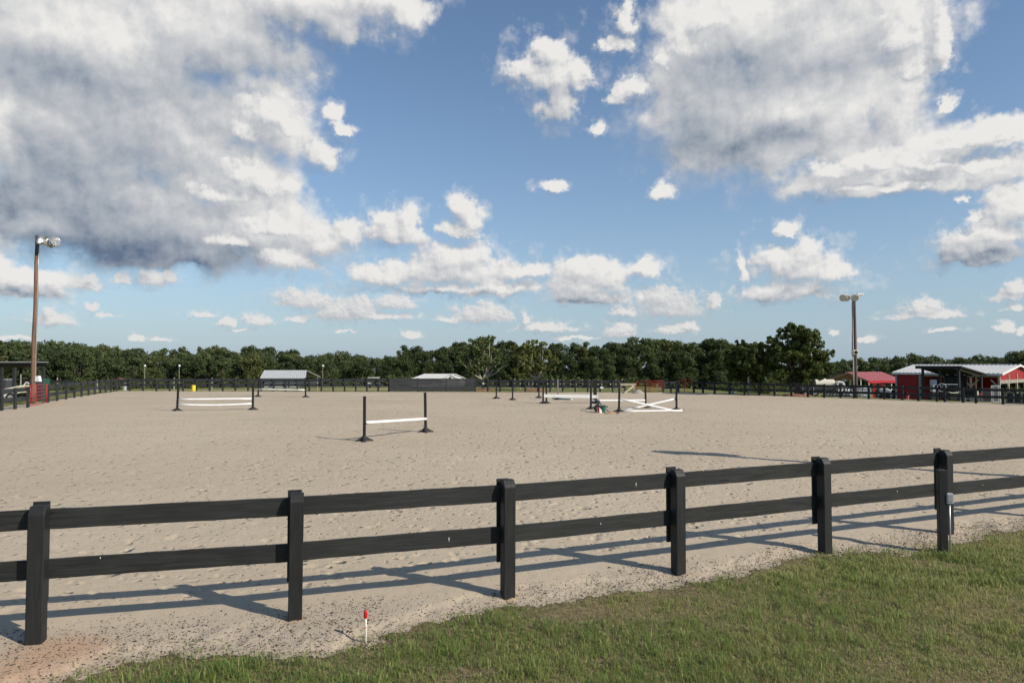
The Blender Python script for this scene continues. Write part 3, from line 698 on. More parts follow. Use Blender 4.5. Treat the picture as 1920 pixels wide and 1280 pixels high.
# short half post with an outlet box, in front of the sixth post
def outlet_post():
    p = G(1768, 1035); t = thing('outlet_post', 'short black post carrying a small grey outlet box, against the fence', 'post', (p.x, p.y, 0), R(-10))
    MB().box((0, 0, .46), (.105, .10, 1.34)).build('post', M['fence_post'], t, bevel=.006)
    b = MB().box((.082, -.030, .745), (.085, .06, .145)).build('outlet_box', M['galv'], t, bevel=.008)
    MB().box((.082, -.0625, .75), (.06, .006, .10)).build('cover', M['grey'], b, bevel=.002)
    MB().tube([(.082, -.03, .672), (.082, -.03, .3), (.08, -.03, -.1)], .011).build('conduit', M['galv'], t, smooth=True)
outlet_post()

def survey_stake():
    p = G(686, 1203); t = thing('marker_stake', 'thin yellowed white pipe stake with a red cap standing in the mulch', 'stake', (p.x, p.y, .0))
    MB().tube([(-.004, 0, -.1), (.0, 0, .1), (-.004, 0, .24)], [.0098, .0098, .0098], 12).build('pipe', M['pvc'], t, smooth=True)
    MB().tube([(0, 0, .131), (0, 0, .139)], .0104, 12).build('rust_band', M['orange'], t)
    MB().lathe([(0, .222), (.0165, .222), (.0180, .228), (.0180, .262), (.0170, .266), (.0170, .284), (.014, .293), (.006, .298), (0, .299)], 16, Matrix.Translation((-.005, 0, 0))).build('cap', M['red_cap'], t, smooth=True)
survey_stake()

# ================================================================== ring fences
def rail_mesh(L, h, th=.036, name='rail'):
    return MB().box((0, 0, 0), (L, th, h)).mesh(name)
def far_fence(name, label, pts, H, rails, mats, side=1, start=True, end=True, jit=.02, posts=None):
    """pts: foot of every post along the line; rails: (z centre, height)"""
    c = pts[len(pts) // 2]; t = thing('board_fence', label, 'fence', (c.x, c.y, 0)); o0 = Vector(t.location)
    pm = MB().box((0, 0, H / 2 - .15), (.135, .135, H + .3)).mesh('post', bevel=.008)
    rg = random.Random(len(pts) * 31)
    for i, p in enumerate(pts):
        d = (pts[min(i + 1, len(pts) - 1)] - pts[max(i - 1, 0)]).normalized(); nrm = Vector((-d.y, d.x, 0)) * side
        if posts is None or posts[i]:
            po = obj('post', pm, mats[1], t, p - o0 + Vector((0, 0, rg.uniform(-.03, .03)))); po.rotation_euler = (rg.uniform(-jit, jit), rg.uniform(-jit, jit), ang(d))
        if i < len(pts) - 1:
            q = pts[i + 1]; off = nrm * .088
            for z, h in rails:
                a, b = p + off, q + off; dz = rg.uniform(-.012, .012), rg.uniform(-.012, .012)
                ro = obj('rail', rail_mesh((b - a).length - .01, h), mats[0], t, (a + b) / 2 - o0 + Vector((0, 0, z + sum(dz) / 2)))
                ro.rotation_euler = (0, -math.atan2(dz[1] - dz[0] + (b.z - a.z), (b - a).length), ang(b - a))
    return t
def lerp(a, b, n): return [a.lerp(b, i / n) for i in range(n + 1)]

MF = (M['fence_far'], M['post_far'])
R2 = [(1.00, .19), (.60, .19)]
# left side, two runs with a red gate between them
left_px = [(-118, 781), (-62, 776.5), (3, 770.7), (28, 768.2), (52, 765)]
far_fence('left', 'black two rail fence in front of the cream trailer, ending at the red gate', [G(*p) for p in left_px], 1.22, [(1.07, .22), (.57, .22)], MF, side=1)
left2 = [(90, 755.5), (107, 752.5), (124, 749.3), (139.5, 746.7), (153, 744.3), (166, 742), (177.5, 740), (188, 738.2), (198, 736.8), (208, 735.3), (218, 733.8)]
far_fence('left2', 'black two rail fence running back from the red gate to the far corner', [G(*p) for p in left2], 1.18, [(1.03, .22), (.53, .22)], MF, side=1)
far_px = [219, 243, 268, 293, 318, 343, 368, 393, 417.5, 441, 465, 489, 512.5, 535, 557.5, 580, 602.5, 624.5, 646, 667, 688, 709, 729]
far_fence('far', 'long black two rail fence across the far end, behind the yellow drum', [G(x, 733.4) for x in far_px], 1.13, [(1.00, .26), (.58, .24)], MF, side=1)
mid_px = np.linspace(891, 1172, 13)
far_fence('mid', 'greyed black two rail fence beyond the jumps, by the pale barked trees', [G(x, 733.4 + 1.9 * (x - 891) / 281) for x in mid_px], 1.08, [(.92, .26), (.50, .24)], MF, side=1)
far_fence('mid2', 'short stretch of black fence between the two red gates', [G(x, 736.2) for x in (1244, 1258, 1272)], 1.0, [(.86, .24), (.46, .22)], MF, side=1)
right_px = [(1301, 737), (1318, 737.6), (1340, 738.8), (1368, 740), (1396, 741), (1424, 741.8), (1452, 742.8), (1484, 743.6), (1515, 745), (1546, 746.3), (1576, 746.8), (1601, 747.4), (1629, 748.2), (1658, 749.2), (1692, 750.6),
            (1722, 752), (1757, 753.2), (1772, 754), (1806, 755.6), (1830, 756.5), (1881, 758.4), (1940, 761), (2010, 764)]
far_fence('right', 'black two rail fence along the yard, past the shade trees and red barn', [G(*p) for p in right_px], 1.02, [(.90, .17), (.45, .17)], (M['fence'], M['fence_post']), side=1)

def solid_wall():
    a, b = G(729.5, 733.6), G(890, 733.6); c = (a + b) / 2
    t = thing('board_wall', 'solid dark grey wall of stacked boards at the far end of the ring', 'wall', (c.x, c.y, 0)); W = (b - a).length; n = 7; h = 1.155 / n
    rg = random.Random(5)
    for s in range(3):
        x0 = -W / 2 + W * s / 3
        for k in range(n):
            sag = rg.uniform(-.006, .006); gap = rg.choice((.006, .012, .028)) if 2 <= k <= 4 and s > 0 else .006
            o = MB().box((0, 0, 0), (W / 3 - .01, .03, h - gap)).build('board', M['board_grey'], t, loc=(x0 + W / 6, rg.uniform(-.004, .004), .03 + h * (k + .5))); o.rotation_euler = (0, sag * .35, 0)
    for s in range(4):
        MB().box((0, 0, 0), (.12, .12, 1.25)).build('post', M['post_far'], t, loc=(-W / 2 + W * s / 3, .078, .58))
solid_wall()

# wire fence of bare timber posts further out
def bare_posts():
    k = 0
    spots = [(107, 737, 1.35), (326, 731.5, 1.2), (397, 731.2, 1.2), (595, 731, 1.2), (182, 731, 1.1), (38, 745, 1.75)]
    names = ['pale fence post beyond the fence just past the red gate', 'pale fence post behind the jump in the far left corner', 'pale fence post between the yellow drum and the grey roofed shed',
             'pale fence post to the right of the grey roofed shed', 'pale fence post behind the corner of the left side fence', 'pale pointed post beside the black shelter roof']
    for (x, y, h), lb in zip(spots, names):
        p = G(x, y); t = tag(MB().tube([(0, 0, -.2), (.01, 0, h * .5), (0, 0, h)], [.055, .05, .045], 8).build('fence_post', M['grey_wood'], None, smooth=False, loc=p + Vector((0, 0, float(base_z(np.array([p.x]), np.array([p.y]))[0])))), lb, 'post', 'bare posts of the outer wire fence')
    nth = ['first', 'second', 'third', 'fourth', 'fifth', 'sixth', 'seventh', 'eighth', 'ninth', 'tenth']
    for i, x in enumerate(np.linspace(941, 1166, 20)):
        x = x + random.uniform(-3, 3); p = AT(x, 69 + random.uniform(-.4, .4)); h = random.uniform(.85, 1.02)
        m = M['grey_wood'] if random.random() < .55 else M['pale_wood']
        tag(MB().tube([(0, 0, -.2), (0, 0, h)], [.05, .045], 7).build('fence_post', m, None, loc=p), 'bare timber post behind the far rails, %s counting from the %s' % (nth[min(i, 19 - i)], 'board wall' if i < 10 else 'pale timber frame'), 'post', 'row of bare posts behind the far fence')
bare_posts()

def tube_gate(name, label, a, b, H, n, mat, z0=.08, uprights=(.33, .66)):
    """farm gate of tubes between two ground points"""
    t = thing('tube_gate', label, 'gate', (a.x, a.y, a.z), ang(b - a)); L = (b - a).length
    r = .028
    MB().tube([(0, 0, z0), (0, 0, H)], r).build('end_tube', mat, t, smooth=True); MB().tube([(L, 0, z0), (L, 0, H)], r * 1.3).build('end_tube', mat, t, smooth=True)
    for k in range(n):
        z = z0 + .03 + (H - z0 - .03) * (k / (n - 1)) ** .9
        MB().tube([(r, 0, z), (L - r, 0, z)], r * .8, 7).build('bar', mat, t, smooth=True)
    for u in uprights: MB().box((L * u, -.03, (z0 + H) / 2), (.05, .014, H - z0)).build('upright', mat, t)
    return t
tube_gate('g1', 'red tube gate in the left side fence beside the tall lamp pole', G(55.5, 763.5), G(87, 756.8), 1.26, 6, M['red'])
tube_gate('g2', 'wide red tube gate behind the crossed poles, by the pale timber frame', G(1193, 735), G(1242, 735.6), 1.0, 5, M['red'], uprights=(.5,))
tube_gate('g3', 'red tube gate at the right of the far fence, below the leafy trees', G(1273, 736), G(1300, 736.8), 1.14, 5, M['red'], uprights=(.4,))

# ================================================================== jumps
def foot_mesh():
    """moulded foot: four sloping arms that meet in a collar"""
    mb = MB()
    for k in range(4):
        a = k * math.pi / 2; c, s = math.cos(a), math.sin(a); rot = Matrix.Rotation(a, 4, 'Z')
        vs = [(.04, -.075, 0), (.04, .075, 0), (.04, .06, .15), (.04, -.06, .15), (.30, -.06, 0), (.30, .06, 0), (.29, .045, .035), (.29, -.045, .035)]
        mb.add([rot @ Vector(v) for v in vs], [(0, 1, 2, 3), (4, 7, 6, 5), (0, 4, 5, 1), (3, 2, 6, 7), (1, 5, 6, 2), (0, 3, 7, 4)])
    mb.lathe([(.0, .17), (.085, .17), (.095, .14), (.10, 0)], 8)
    return mb.mesh('foot', bevel=.006)
FOOT = foot_mesh()
UPR = MB().box((0, 0, .76), (.098, .098, 1.40)).mesh('upright', bevel=.010)
CAPM = MB().box((0, 0, 1.4665), (.104, .104, .018)).mesh('cap', bevel=.004)
def make_standard(px, py, label, rz=0.0, tilt=0.0, worn=False, cups=()):
    p = G(px, py); t = thing('jump_standard', label, 'jump standard', (p.x, p.y, .02), rz, 'jump standards set out on the sand'); t.rotation_euler = (0, tilt, rz)
    up = obj('upright', UPR, M['standard'], t); obj('foot', FOOT, M['foot'], t); obj('cap', CAPM, M['standard'], t)
    if worn: up.data = UPR.copy(); up.data.materials.clear(); up.data.materials.append(M['standard_worn'])
    for side, z in cups:
        MB().box((side * .075, -.01, z - .055), (.06, .05, .022)).build('cup', M['dark'], t, bevel=.004)
    return p
def make_pole(name, a, b, r, label, cat='jump pole', n=10, sag=0.0, mat='white'):
    a, b = Vector(a), Vector(b); t = thing(name, label, cat, tuple(a)); d = b - a
    pts = [d * (i / 6) + Vector((0, 0, -sag * math.sin(math.pi * i / 6))) for i in range(7)]
    MB().tube(pts, r, n).build('pole', M[mat], t, smooth=True)
    for e in (pts[0], pts[-1]):
        dd = d.normalized() * .008; s = -1 if e is pts[0] else 1
        MB().tube([e - dd * .1, e + dd * s], r * 1.02, n).build('end_cap', M['off_white'], t)
    return t
def H_AT(p, py):
    """height above the sand at ground point p that the photo row py shows"""
    return ZAT(py, p.y)

# nearest jump
a = make_standard(683, 828, 'nearest black jump standard, holding the lower left end of the single white pole', R(12), 0, cups=((1, H_AT(G(683, 828), 792)),))
b = make_standard(798, 811, 'black jump standard at the right end of the nearest single white pole', R(12), R(-1), cups=((-1, H_AT(G(798, 811), 784)),))
za, zb = H_AT(a, 792), H_AT(b, 784.5); dv = (b - a).normalized() * .055
make_pole('jump_pole', Vector((a.x, a.y, za)) + dv, Vector((b.x, b.y - .06, zb)) + dv * .6, .052, 'single white pole sloping up between the two nearest jump standards')
# left jump with two white rails
a = make_standard(332, 771, 'black jump standard at the left end of the pair of white rails', R(5), R(2), cups=((1, .72), (1, .44)))
b = make_standard(474, 769, 'black jump standard at the right end of the pair of white rails', R(5), 0, cups=((-1, .72), (-1, .44)))
dv = (b - a).normalized() * .06
make_pole('jump_pole', Vector((a.x, a.y, H_AT(a, 748.3))) + dv, Vector((b.x, b.y, H_AT(b, 747))) - dv, .050, 'upper white rail of the left hand jump')
make_pole('jump_pole', Vector((a.x, a.y, H_AT(a, 758))) + dv, Vector((b.x, b.y, H_AT(b, 756.5))) - dv, .050, 'lower sagging white rail of the left hand jump', sag=.05)
# far left jump before the grey roofed shed
a = make_standard(483.5, 744.3, 'far black jump standard leaning slightly before the left end of the grey roofed shed', 0, R(4))
b = make_standard(573, 745.3, 'far black jump standard before the right end of the grey roofed shed', 0, R(-1))
make_pole('jump_pole', Vector((a.x, a.y, H_AT(a, 729.5))), Vector((b.x, b.y, H_AT(b, 730.8))), .055, 'far white rail before the grey roofed shed')
# standards standing alone
make_standard(930.5, 747.5, 'lone black jump standard leftmost of those in the middle distance, before the pale barked tree', 0, 0, cups=((1, .55), (1, .9)))
make_standard(961, 750.4, 'lone taller black jump standard with pegs on its right side, second from the board wall', 0, R(.6), cups=((1, .6), (1, .85), (1, 1.1)))
make_standard(1010.5, 746.6, 'black jump standard just behind the paired standards at the end of the white plank', 0)
make_standard(1046, 749.8, 'worn grey jump standard with a plank lying at its foot', 0, 0, worn=True)
a = G(1037, 748.2); b = G(1072, 750.8)
t = thing('plank', 'grey blue plank lying on the sand at the foot of the worn grey standard', 'plank', (a.x, a.y, .03))
MB().bar((0, 0, .05), b - a + Vector((0, 0, .05)), .16, .10).build('board', M['blue_grey'], t); MB().bar((b - a) * .97 + Vector((0, 0, .051)), (b - a) * 1.0 + Vector((0, 0, .051)), .166, .106).build('white_end', M['white'], t)
# jump with a white plank
a = make_standard(1018.5, 757, 'left of two black jump standards set close together at the end of the white plank', R(8))
b0 = make_standard(1024.5, 757, 'right of two black jump standards set close together at the end of the white plank', R(-6))
c = make_standard(1118, 757.5, 'black jump standard at the right end of the white plank, behind the green buckets', R(4), R(-2), cups=((-1, .64),))
c2 = make_standard(1114, 756.2, 'shorter black jump standard with a white knob beside the right end of the white plank', R(10), R(1))
MB().lathe([(0, -.05), (.05, -.03), (.05, .03), (0, .05)], 10, Matrix.Translation((c2.x + .05, c2.y - .08, 1.22))).build('knob', M['white'], None)
kn = bpy.data.objects['knob']; st = [o for o in bpy.data.objects if o.get('label', '').startswith('shorter black jump')][0]
kn.parent = st; kn.matrix_parent_inverse = Matrix.Identity(4); kn.location = Vector((0, 0, 0)); kn.data.transform(Matrix.Translation((-st.location.x, -st.location.y, -.02)))
t = thing('jump_plank', 'wide white plank hung between standards in the middle of the ring', 'jump plank', (b0.x, b0.y, 0)); d = c - b0
z1, z2 = H_AT(b0, 741.6), H_AT(c, 743.2)
MB().bar((-.12, -.07, z1), (d.x + .10, d.y - .07, z2), .03, .20).build('board', M['white'], t, bevel=.008)
for u in (-.13, d.x + .06): MB().box((u, -.07 + (d.y if u > 1 else 0), z1 if u < 1 else z2), (.06, .05, .24)).build('hanger', M['off_white'], t)
# white rail jump behind the crossed poles
a = make_standard(1108, 767.5, 'black jump standard by the green buckets, holding the left end of a white rail', R(10), 0, cups=((1, .6),))
b = make_standard(1211, 765.2, 'black jump standard behind the crossed poles, holding the right end of a white rail', R(-5), R(-1), cups=((-1, .62),))
make_pole('jump_pole', Vector((a.x + .05, a.y, H_AT(a, 750.5))), Vector((b.x - .05, b.y, H_AT(b, 750))), .052, 'level white rail behind the crossed white poles')
# crossed poles
a = make_standard(1160.5, 772.5, 'black jump standard at the left end of the crossed white poles', R(8), R(1.5), cups=((1, .78),))
b = make_standard(1268.5, 769.8, 'black jump standard at the right end of the crossed white poles', R(-3), 0, cups=((-1, .66),))
make_pole('jump_pole', Vector((a.x + .06, a.y - .03, H_AT(a, 747.2))), Vector(G(1262, 771.5)) + Vector((0, .12, .06)), .050, 'crossed white pole falling from the left standard to the sand on the right')
make_pole('jump_pole', Vector((b.x - .05, b.y + .06, H_AT(b, 747.4))), Vector(G(1169, 772.2)) + Vector((0, .10, .06)), .050, 'crossed white pole falling from the right standard to the sand on the left')
g0, g1 = G(1171, 773.4), G(1279, 771.8)
make_pole('ground_pole', Vector((g0.x, g0.y, .07)), Vector((g1.x, g1.y, .07)), .052, 'white ground pole lying along the foot of the crossed poles')

# buckets and tools by the crossed poles
def bucket(px, py, r, h, tilt, label, mat, rz=0.0):
    p = G(px, py); t = thing('bucket', label, 'bucket', (p.x, p.y, .03 + r * abs(math.sin(tilt))), rz); t.rotation_euler = (tilt, 0, rz)
    MB().lathe([(0, 0), (r * .78, 0), (r * .98, h - .03), (r * 1.05, h - .03), (r * 1.05, h), (r * .94, h), (r * .74, .02), (0, .02)], 18).build('tub', M[mat], t, smooth=False)
    for s in (-1, 1): MB().tube([(s * r * 1.03, -.06, h - .06), (s * (r + .09), -.04, h - .03), (s * (r + .09), .04, h - .03), (s * r * 1.03, .06, h - .06)], .014, 6).build('handle', M['dark'], t)
bucket(1115, 774.3, .19, .30, R(60), 'dark green muck bucket lying on its side by the jump standard', 'green_plastic', R(70))
bucket(1130, 774.0, .18, .32, R(8), 'teal muck bucket standing upright beside the dark green one', 'teal')
p = G(1122, 775); t = thing('crumpled_cloth', 'crumpled red and white cloth draped between the two muck buckets', 'cloth', (p.x, p.y, .03))
MB().add([(-.10, 0, .30), (.02, -.03, .34), (.12, .0, .02), (-.02, -.06, 0), (-.05, .05, .31), (.07, .04, .30), (.16, .09, .0), (.0, .05, 0)], [(0, 1, 2, 3), (4, 7, 6, 5), (0, 4, 5, 1), (3, 2, 6, 7), (1, 5, 6, 2), (0, 3, 7, 4)]).build('cloth', M['red'], t)
MB().add([(.04, -.06, .26), (.13, -.06, .20), (.19, -.05, 0), (.05, -.08, 0), (.06, .02, .26), (.15, .02, .2), (.21, .03, .0), (.07, .0, 0)], [(0, 1, 2, 3), (4, 7, 6, 5), (0, 4, 5, 1), (3, 2, 6, 7), (1, 5, 6, 2), (0, 3, 7, 4)]).build('white_cloth', M['off_white'], t)
a = G(1143, 773.5); b = AT(1117, G(1117, 772).y, ZAT(750, G(1117, 772).y))
t = thing('pitchfork', 'dark long handled fork leaning from the sand up against the jump standard', 'fork', (a.x, a.y, .03))
e = b - Vector((a.x, a.y, .03)); MB().tube([(0, 0, 0), e * .82], .020, 7).build('handle', M['dark'], t, smooth=True)
MB().bar(e * .80, e * .98, .24, .16).build('head', M['dark_grey'], t)
for k in range(5): MB().tube([e * .96 + Vector(((k - 2) * .05, 0, 0)), e * 1.10 + Vector(((k - 2) * .055, .03, -.02))], .008, 5).build('tine', M['dark'], t)
a, b = G(1133, 776.4), G(1158, 775.8); t = thing('broom', 'orange brown handled broom lying flat on the sand beside the buckets', 'broom', (a.x, a.y, .04)); d = b - a
MB().tube([(0, 0, .02), d + Vector((0, 0, .02))], .024, 8).build('handle', M['tan_handle'], t, smooth=True)
MB().box((d.x + .02, d.y, .04), (.10, .34, .07)).build('head', M['rust'], t, bevel=.01)

# pale timber frame leaning behind, and things beyond the far rails
def timber_frame():
    a, b = AT(1162, 58.5), AT(1188, 58.5); t = thing('timber_frame', 'pale timber frame with a level top beam and a leaning brace, beyond the crossed poles', 'frame', (a.x, a.y, 0)); W = (b - a).x
    z = ZAT(721, 58.5)
    for x in (.05, W): MB().box((x, 0, z / 2), (.13, .13, z)).build('post', M['grey_wood'], t)
    MB().bar((-.05, -.08, z + .02), (W + .15, -.08, z + .02), .05, .20).build('beam', M['pale_wood'], t)
    MB().bar((W * .95, -.1, z - .12), (W * .18, -.9, .05), .09, .12).build('brace', M['pale_wood'], t)
timber_frame()
p = AT(1196, 58.2); t = thing('gravel_heap', 'small grey heap of stone beside the pale timber frame', 'heap', (p.x, p.y, 0))
MB().lathe([(.55, 0), (.45, .10), (.28, .24), (.1, .32), (0, .34)], 11).build('stones', M['grey_wood'], t)
p = AT(1128, 60.5); t = thing('sign_panel', 'tiny white panel fixed to the black rails behind the jumps', 'sign', (p.x, p.y, 0)); MB().box((0, 0, ZAT(726.5, 60.5)), (.30, .04, .12)).build('panel', M['white'], t); MB().box((0, .05, .4), (.05, .05, .8)).build('stake', M['grey_wood'], t)

# yellow drum, bin, slide and cart beyond the far fence
p = AT(364, 62.0); t = thing('drum', 'bright yellow plastic drum in front of the far left fence', 'drum', (p.x, p.y, .02))
MB().lathe([(0, 0), (.16, 0), (.17, .03), (.17, .16), (.18, .18), (.17, .20), (.17, .36), (.18, .38), (.17, .40), (.17, .53), (.16, .56), (0, .56)], 18).build('body', M['yellow'], t, smooth=False)
MB().lathe([(.0, .56), (.03, .565), (.03, .585), (0, .59)], 8, Matrix.Translation((.09, 0, 0))).build('bung', M['dark'], t)
p = AT(235, 64.5); t = thing('trash_bin', 'pale grey waste bin beyond the far left corner of the fence', 'bin', (p.x, p.y, 0))
MB().lathe([(.0, 0), (.14, 0), (.19, .62), (.20, .66), (.17, .66), (.0, .60)], 14).build('body', M['concrete'], t); MB().lathe([(.20, .66), (.20, .70), (.08, .78), (0, .78)], 14).build('lid', M['dark_grey'], t)
p = AT(231, 67); t = thing('tilted_sheet', 'faded red slide shaped panel beyond the far left corner', 'panel', (p.x, p.y, 0))
MB().bar((-.30, 0, 1.06), (.36, .1, .92), .5, .07).build('sheet', M['roof_red'], t); MB().box((0, .1, .45), (.07, .07, .9)).build('leg', M['grey_wood'], t)
def corner_gear():
    for i, (x, y, s, lb) in enumerate(((204, 733.5, 1, 'folded red barrel racing frame leaning in the far left corner'), (211, 734, -1, 'second red folded frame crossing the first in the far left corner'))):
        p = G(x, y) + Vector((0, .5, 0)); t = thing('folding_frame', lb, 'frame', (p.x, p.y, 0), 0, 'red frames in the far corner')
        MB().tube([(-.18 * s, 0, 0), (.24 * s, .05, .95)], .035, 6).build('leg', M['dark'], t); MB().tube([(.22 * s, 0, 0), (-.12 * s, .05, .9)], .035, 6).build('leg', M['dark'], t)
        MB().bar((-.16, 0, .42), (.18, 0, .48), .05, .14).build('brace', M['red'], t)
corner_gear()
def golf_cart():
    p = AT(701, 76); z0 = -.2; t = thing('golf_cart', 'small white golf cart parked in the field behind the far fence, beside the board wall', 'golf cart', (p.x, p.y, z0)); t.scale = (.8, .8, .8)
    MB().prism([(-.85, .30), (.85, .30), (.95, .48), (.80, .62), (.35, .62), (.25, .48), (-.30, .48), (-.35, .72), (-.85, .72), (-.92, .5)], 'y', -.45, .45).build('body', M['white'], t)
    MB().box((0, 0, 1.45), (1.5, .95, .07)).build('roof', M['white'], t)
    for x in (-.68, .62):
        for y in (-.4, .4):
            MB().tube([(x, y, .6), (x * .95, y, 1.43)], .022, 6).build('strut', M['grey'], t)
            w = MB().tube([(x, y - .08, .2), (x, y + .08, .2)], .2, 14).build('wheel', M['dark'], t); MB().tube([(x, y - .09, .2), (x, y + .09, .2)], .09, 10).build('hub', M['grey'], w)
    MB().box((-.25, 0, .80), (.4, .8, .14)).build('seat', M['dark_grey'], t)
golf_cart()

# ================================================================== lamp poles
def bowl(parent, at, aim, r=.30, name='floodlight', glass=True):
    q = Vector(aim).to_track_quat('Z', 'Y').to_matrix().to_4x4(); Mx = Matrix.Translation(at) @ q
    b = MB().lathe([(.06, -.42), (.09, -.40), (.10, -.22), (.17, -.15), (.25, -.05), (r * .97, .10), (r, .20), (r * .96, .20), (r * .9, .10), (.23, -.04), (.15, -.12), (.0, -.14)], 20, Mx).build(name, M['bowl'], parent, smooth=True)
    if glass: MB().lathe([(r * .95, .17), (r * .6, .19), (0, .195)], 20, Mx).build('lens', M['lamp_glass'], b, smooth=True)
    else: MB().lathe([(0, -.13), (.05, -.1), (.06, .05), (.03, .12), (0, .13)], 10, Mx).build('bulb', M['lamp_glass'], b, smooth=True)
    return b
def left_pole():
    D = G(63, 757).y; p = AT(63, D); zt = ZAT(441, D); lean = (72.5 - 63 - 6.9) / F * D
    t = thing('floodlight_pole', 'tall brown timber pole with two silver bowl floodlights beside the red gate', 'light pole', (p.x, p.y, 0))
    N = 12; pts = [(lean * i / N + .02 * math.sin(i * 1.1), 0, zt * i / N - .3 * (i == 0)) for i in range(N + 1)]; rad = [.160 - .055 * i / N for i in range(N + 1)]
    MB().tube(pts, rad, 14).build('pole', M['pole_wood'], t, smooth=True)
    MB().tube([(lean * .88, 0, zt * .88), (lean, 0, zt + .02)], [.118, .114], 14).build('dark_top', M['dark_grey'], t, smooth=True)
    MB().tube([(.18 - .05 * u + lean * u, -.06, zt * u) for u in (.0, .2, .4, .6, .8, .93)], .02, 6).build('conduit', M['galv'], t, smooth=True)
    MB().box((.2 + lean, -.05, zt - .42), (.3, .24, .26)).build('junction_box', M['off_white'], t, bevel=.02)
    MB().bar((lean - .15, 0, zt - .07), (lean + 1.15, -.1, zt - .10), .09, .09).build('arm', M['galv'], t)
    bowl(t, (lean + .72, -.35, zt - .42), (-.15, -.75, .62), .37, glass=False); bowl(t, (lean + 1.18, -.15, zt - .50), (.75, -.35, .55), .37, glass=False)
    MB().tube([(lean * .24 + .0, -.22, zt * .205), (lean * .24, -.25, zt * .23)], .27, 12).build('band', M['rust'], t) if False else None
    MB().prism([(.20, 1.42), (.50, 1.42), (.42, 1.78), (.22, 1.74)], 'y', -.14, .10).build('meter_box', M['off_white'], t)
    MB().box((-.05, -.27, .92), (.16, .1, .22)).build('switch_box', M['concrete'], t); MB().tube([(-.05, -.28, .8), (-.05, -.28, 0)], .03, 6).build('pipe', M['off_white'], t)
left_pole()
def right_pole():
    D = G(1603.5, 747).y + 1.5; p = AT(1604, D); zt = ZAT(556, D); lean = (1600.5 - 1604 + 3.0) / F * D
    t = thing('floodlight_pole', 'dark timber pole with white floodlights and a speaker box, by the red roofed carport', 'light pole', (p.x, p.y, -.2))
    N = 10; MB().tube([(lean * i / N, 0, (zt + .2) * i / N) for i in range(N + 1)], [.135 - .045 * i / N for i in range(N + 1)], 12).build('pole', M['pole_dark'], t, smooth=True)
    MB().tube([(-.19 + lean * u, -.05, (zt + .2) * u) for u in (0, .25, .5, .75, .95)], .05, 6).build('conduit', M['galv'], t, smooth=True)
    MB().tube([(-.24 + lean * u + .05 * math.sin(u * 9), -.1, (zt + .2) * u) for u in (.42, .5, .6, .7, .8, .9, .97)], .025, 5).build('cable', M['dark'], t, smooth=True)
    MB().bar((lean - 1.0, 0, zt + .24), (lean + .62, 0, zt + .32), .07, .07).build('arm', M['galv'], t)
    for dx, dy, a in ((-.92, -.15, (-.25, -.85, -.48)), (-.62, -.05, (-.1, -.85, -.5)), (-.05, -.18, (-.35, -.8, -.5))):
        b = MB().lathe([(.08, -.14), (.2, -.12), (.27, -.02), (.28, .06), (.25, .06)], 18, Matrix.Translation((lean + dx, dy, zt + .12)) @ Vector(a).to_track_quat('Z', 'Y').to_matrix().to_4x4()).build('floodlight', M['off_white'], t, smooth=True)
        MB().lathe([(.255, .045), (0, .055)], 18, Matrix.Translation((lean + dx, dy, zt + .12)) @ Vector(a).to_track_quat('Z', 'Y').to_matrix().to_4x4()).build('lens', M['lamp_glass'], b)
    MB().box((lean + .42, .0, zt + .38), (.44, .24, .16)).build('driver_box', M['off_white'], t, bevel=.02)
    zb = ZAT(660.5, D) + .2
    s = MB().box((-.18, -.28, zb), (.36, .36, .36)).build('speaker_box', M['cream'], t, bevel=.015); MB().lathe([(.145, 0), (.10, .03), (0, .04)], 14, Matrix.Translation((-.18, -.47, zb)) @ Matrix.Rotation(R(90), 4, 'X')).build('cone', M['dark'], s)
right_pole()
def off_pole():
    h = 8.6; L = h / math.tan(SUN_EL); tip = G(1290, 853); b = tip + Vector((math.sin(R(60)), -math.cos(R(60)), 0)) * L
    t = thing('floodlight_pole', 'timber floodlight pole outside the view whose long thin shadow crosses the sand', 'light pole', (b.x, b.y, 0))
    MB().tube([(0, 0, -.3), (0, 0, h * .5), (.02, 0, h)], [.19, .15, .11], 12).build('pole', M['pole_wood'], t, smooth=True)
    MB().bar((-.9, .35, h - .15), (.7, -.25, h - .15), .08, .08).build('arm', M['galv'], t)
    for dx in (-.85, -.4, .35): bowl(t, (dx, .2 - dx * .4, h - .3), (-.5, .6, -.55), .34)
off_pole()
def yard_lights():
    for px, yt, D, lb in ((272, 686, 82, 'thin pale yard lamp at the far left corner of the field'), (336.5, 686, 80, 'thin pale yard lamp rising behind the left jump'), (605.5, 686, 84, 'thin grey yard lamp right of the grey roofed shed')):
        p = AT(px, D); z0 = -.35; zt = ZAT(yt, D); t = thing('yard_lamp', lb, 'lamp post', (p.x, p.y, z0), 0, 'thin lamp posts in the field')
        MB().tube([(0, 0, 0), (0, 0, zt - z0)], [.035, .03], 8).build('post', M['grey_wood'], t); MB().lathe([(0, -.10), (.11, -.05), (.13, .06), (.05, .14), (0, .15)], 12, Matrix.Translation((.03, -.04, zt - z0))).build('lamp_head', M['white'], t, smooth=True)
yard_lights()

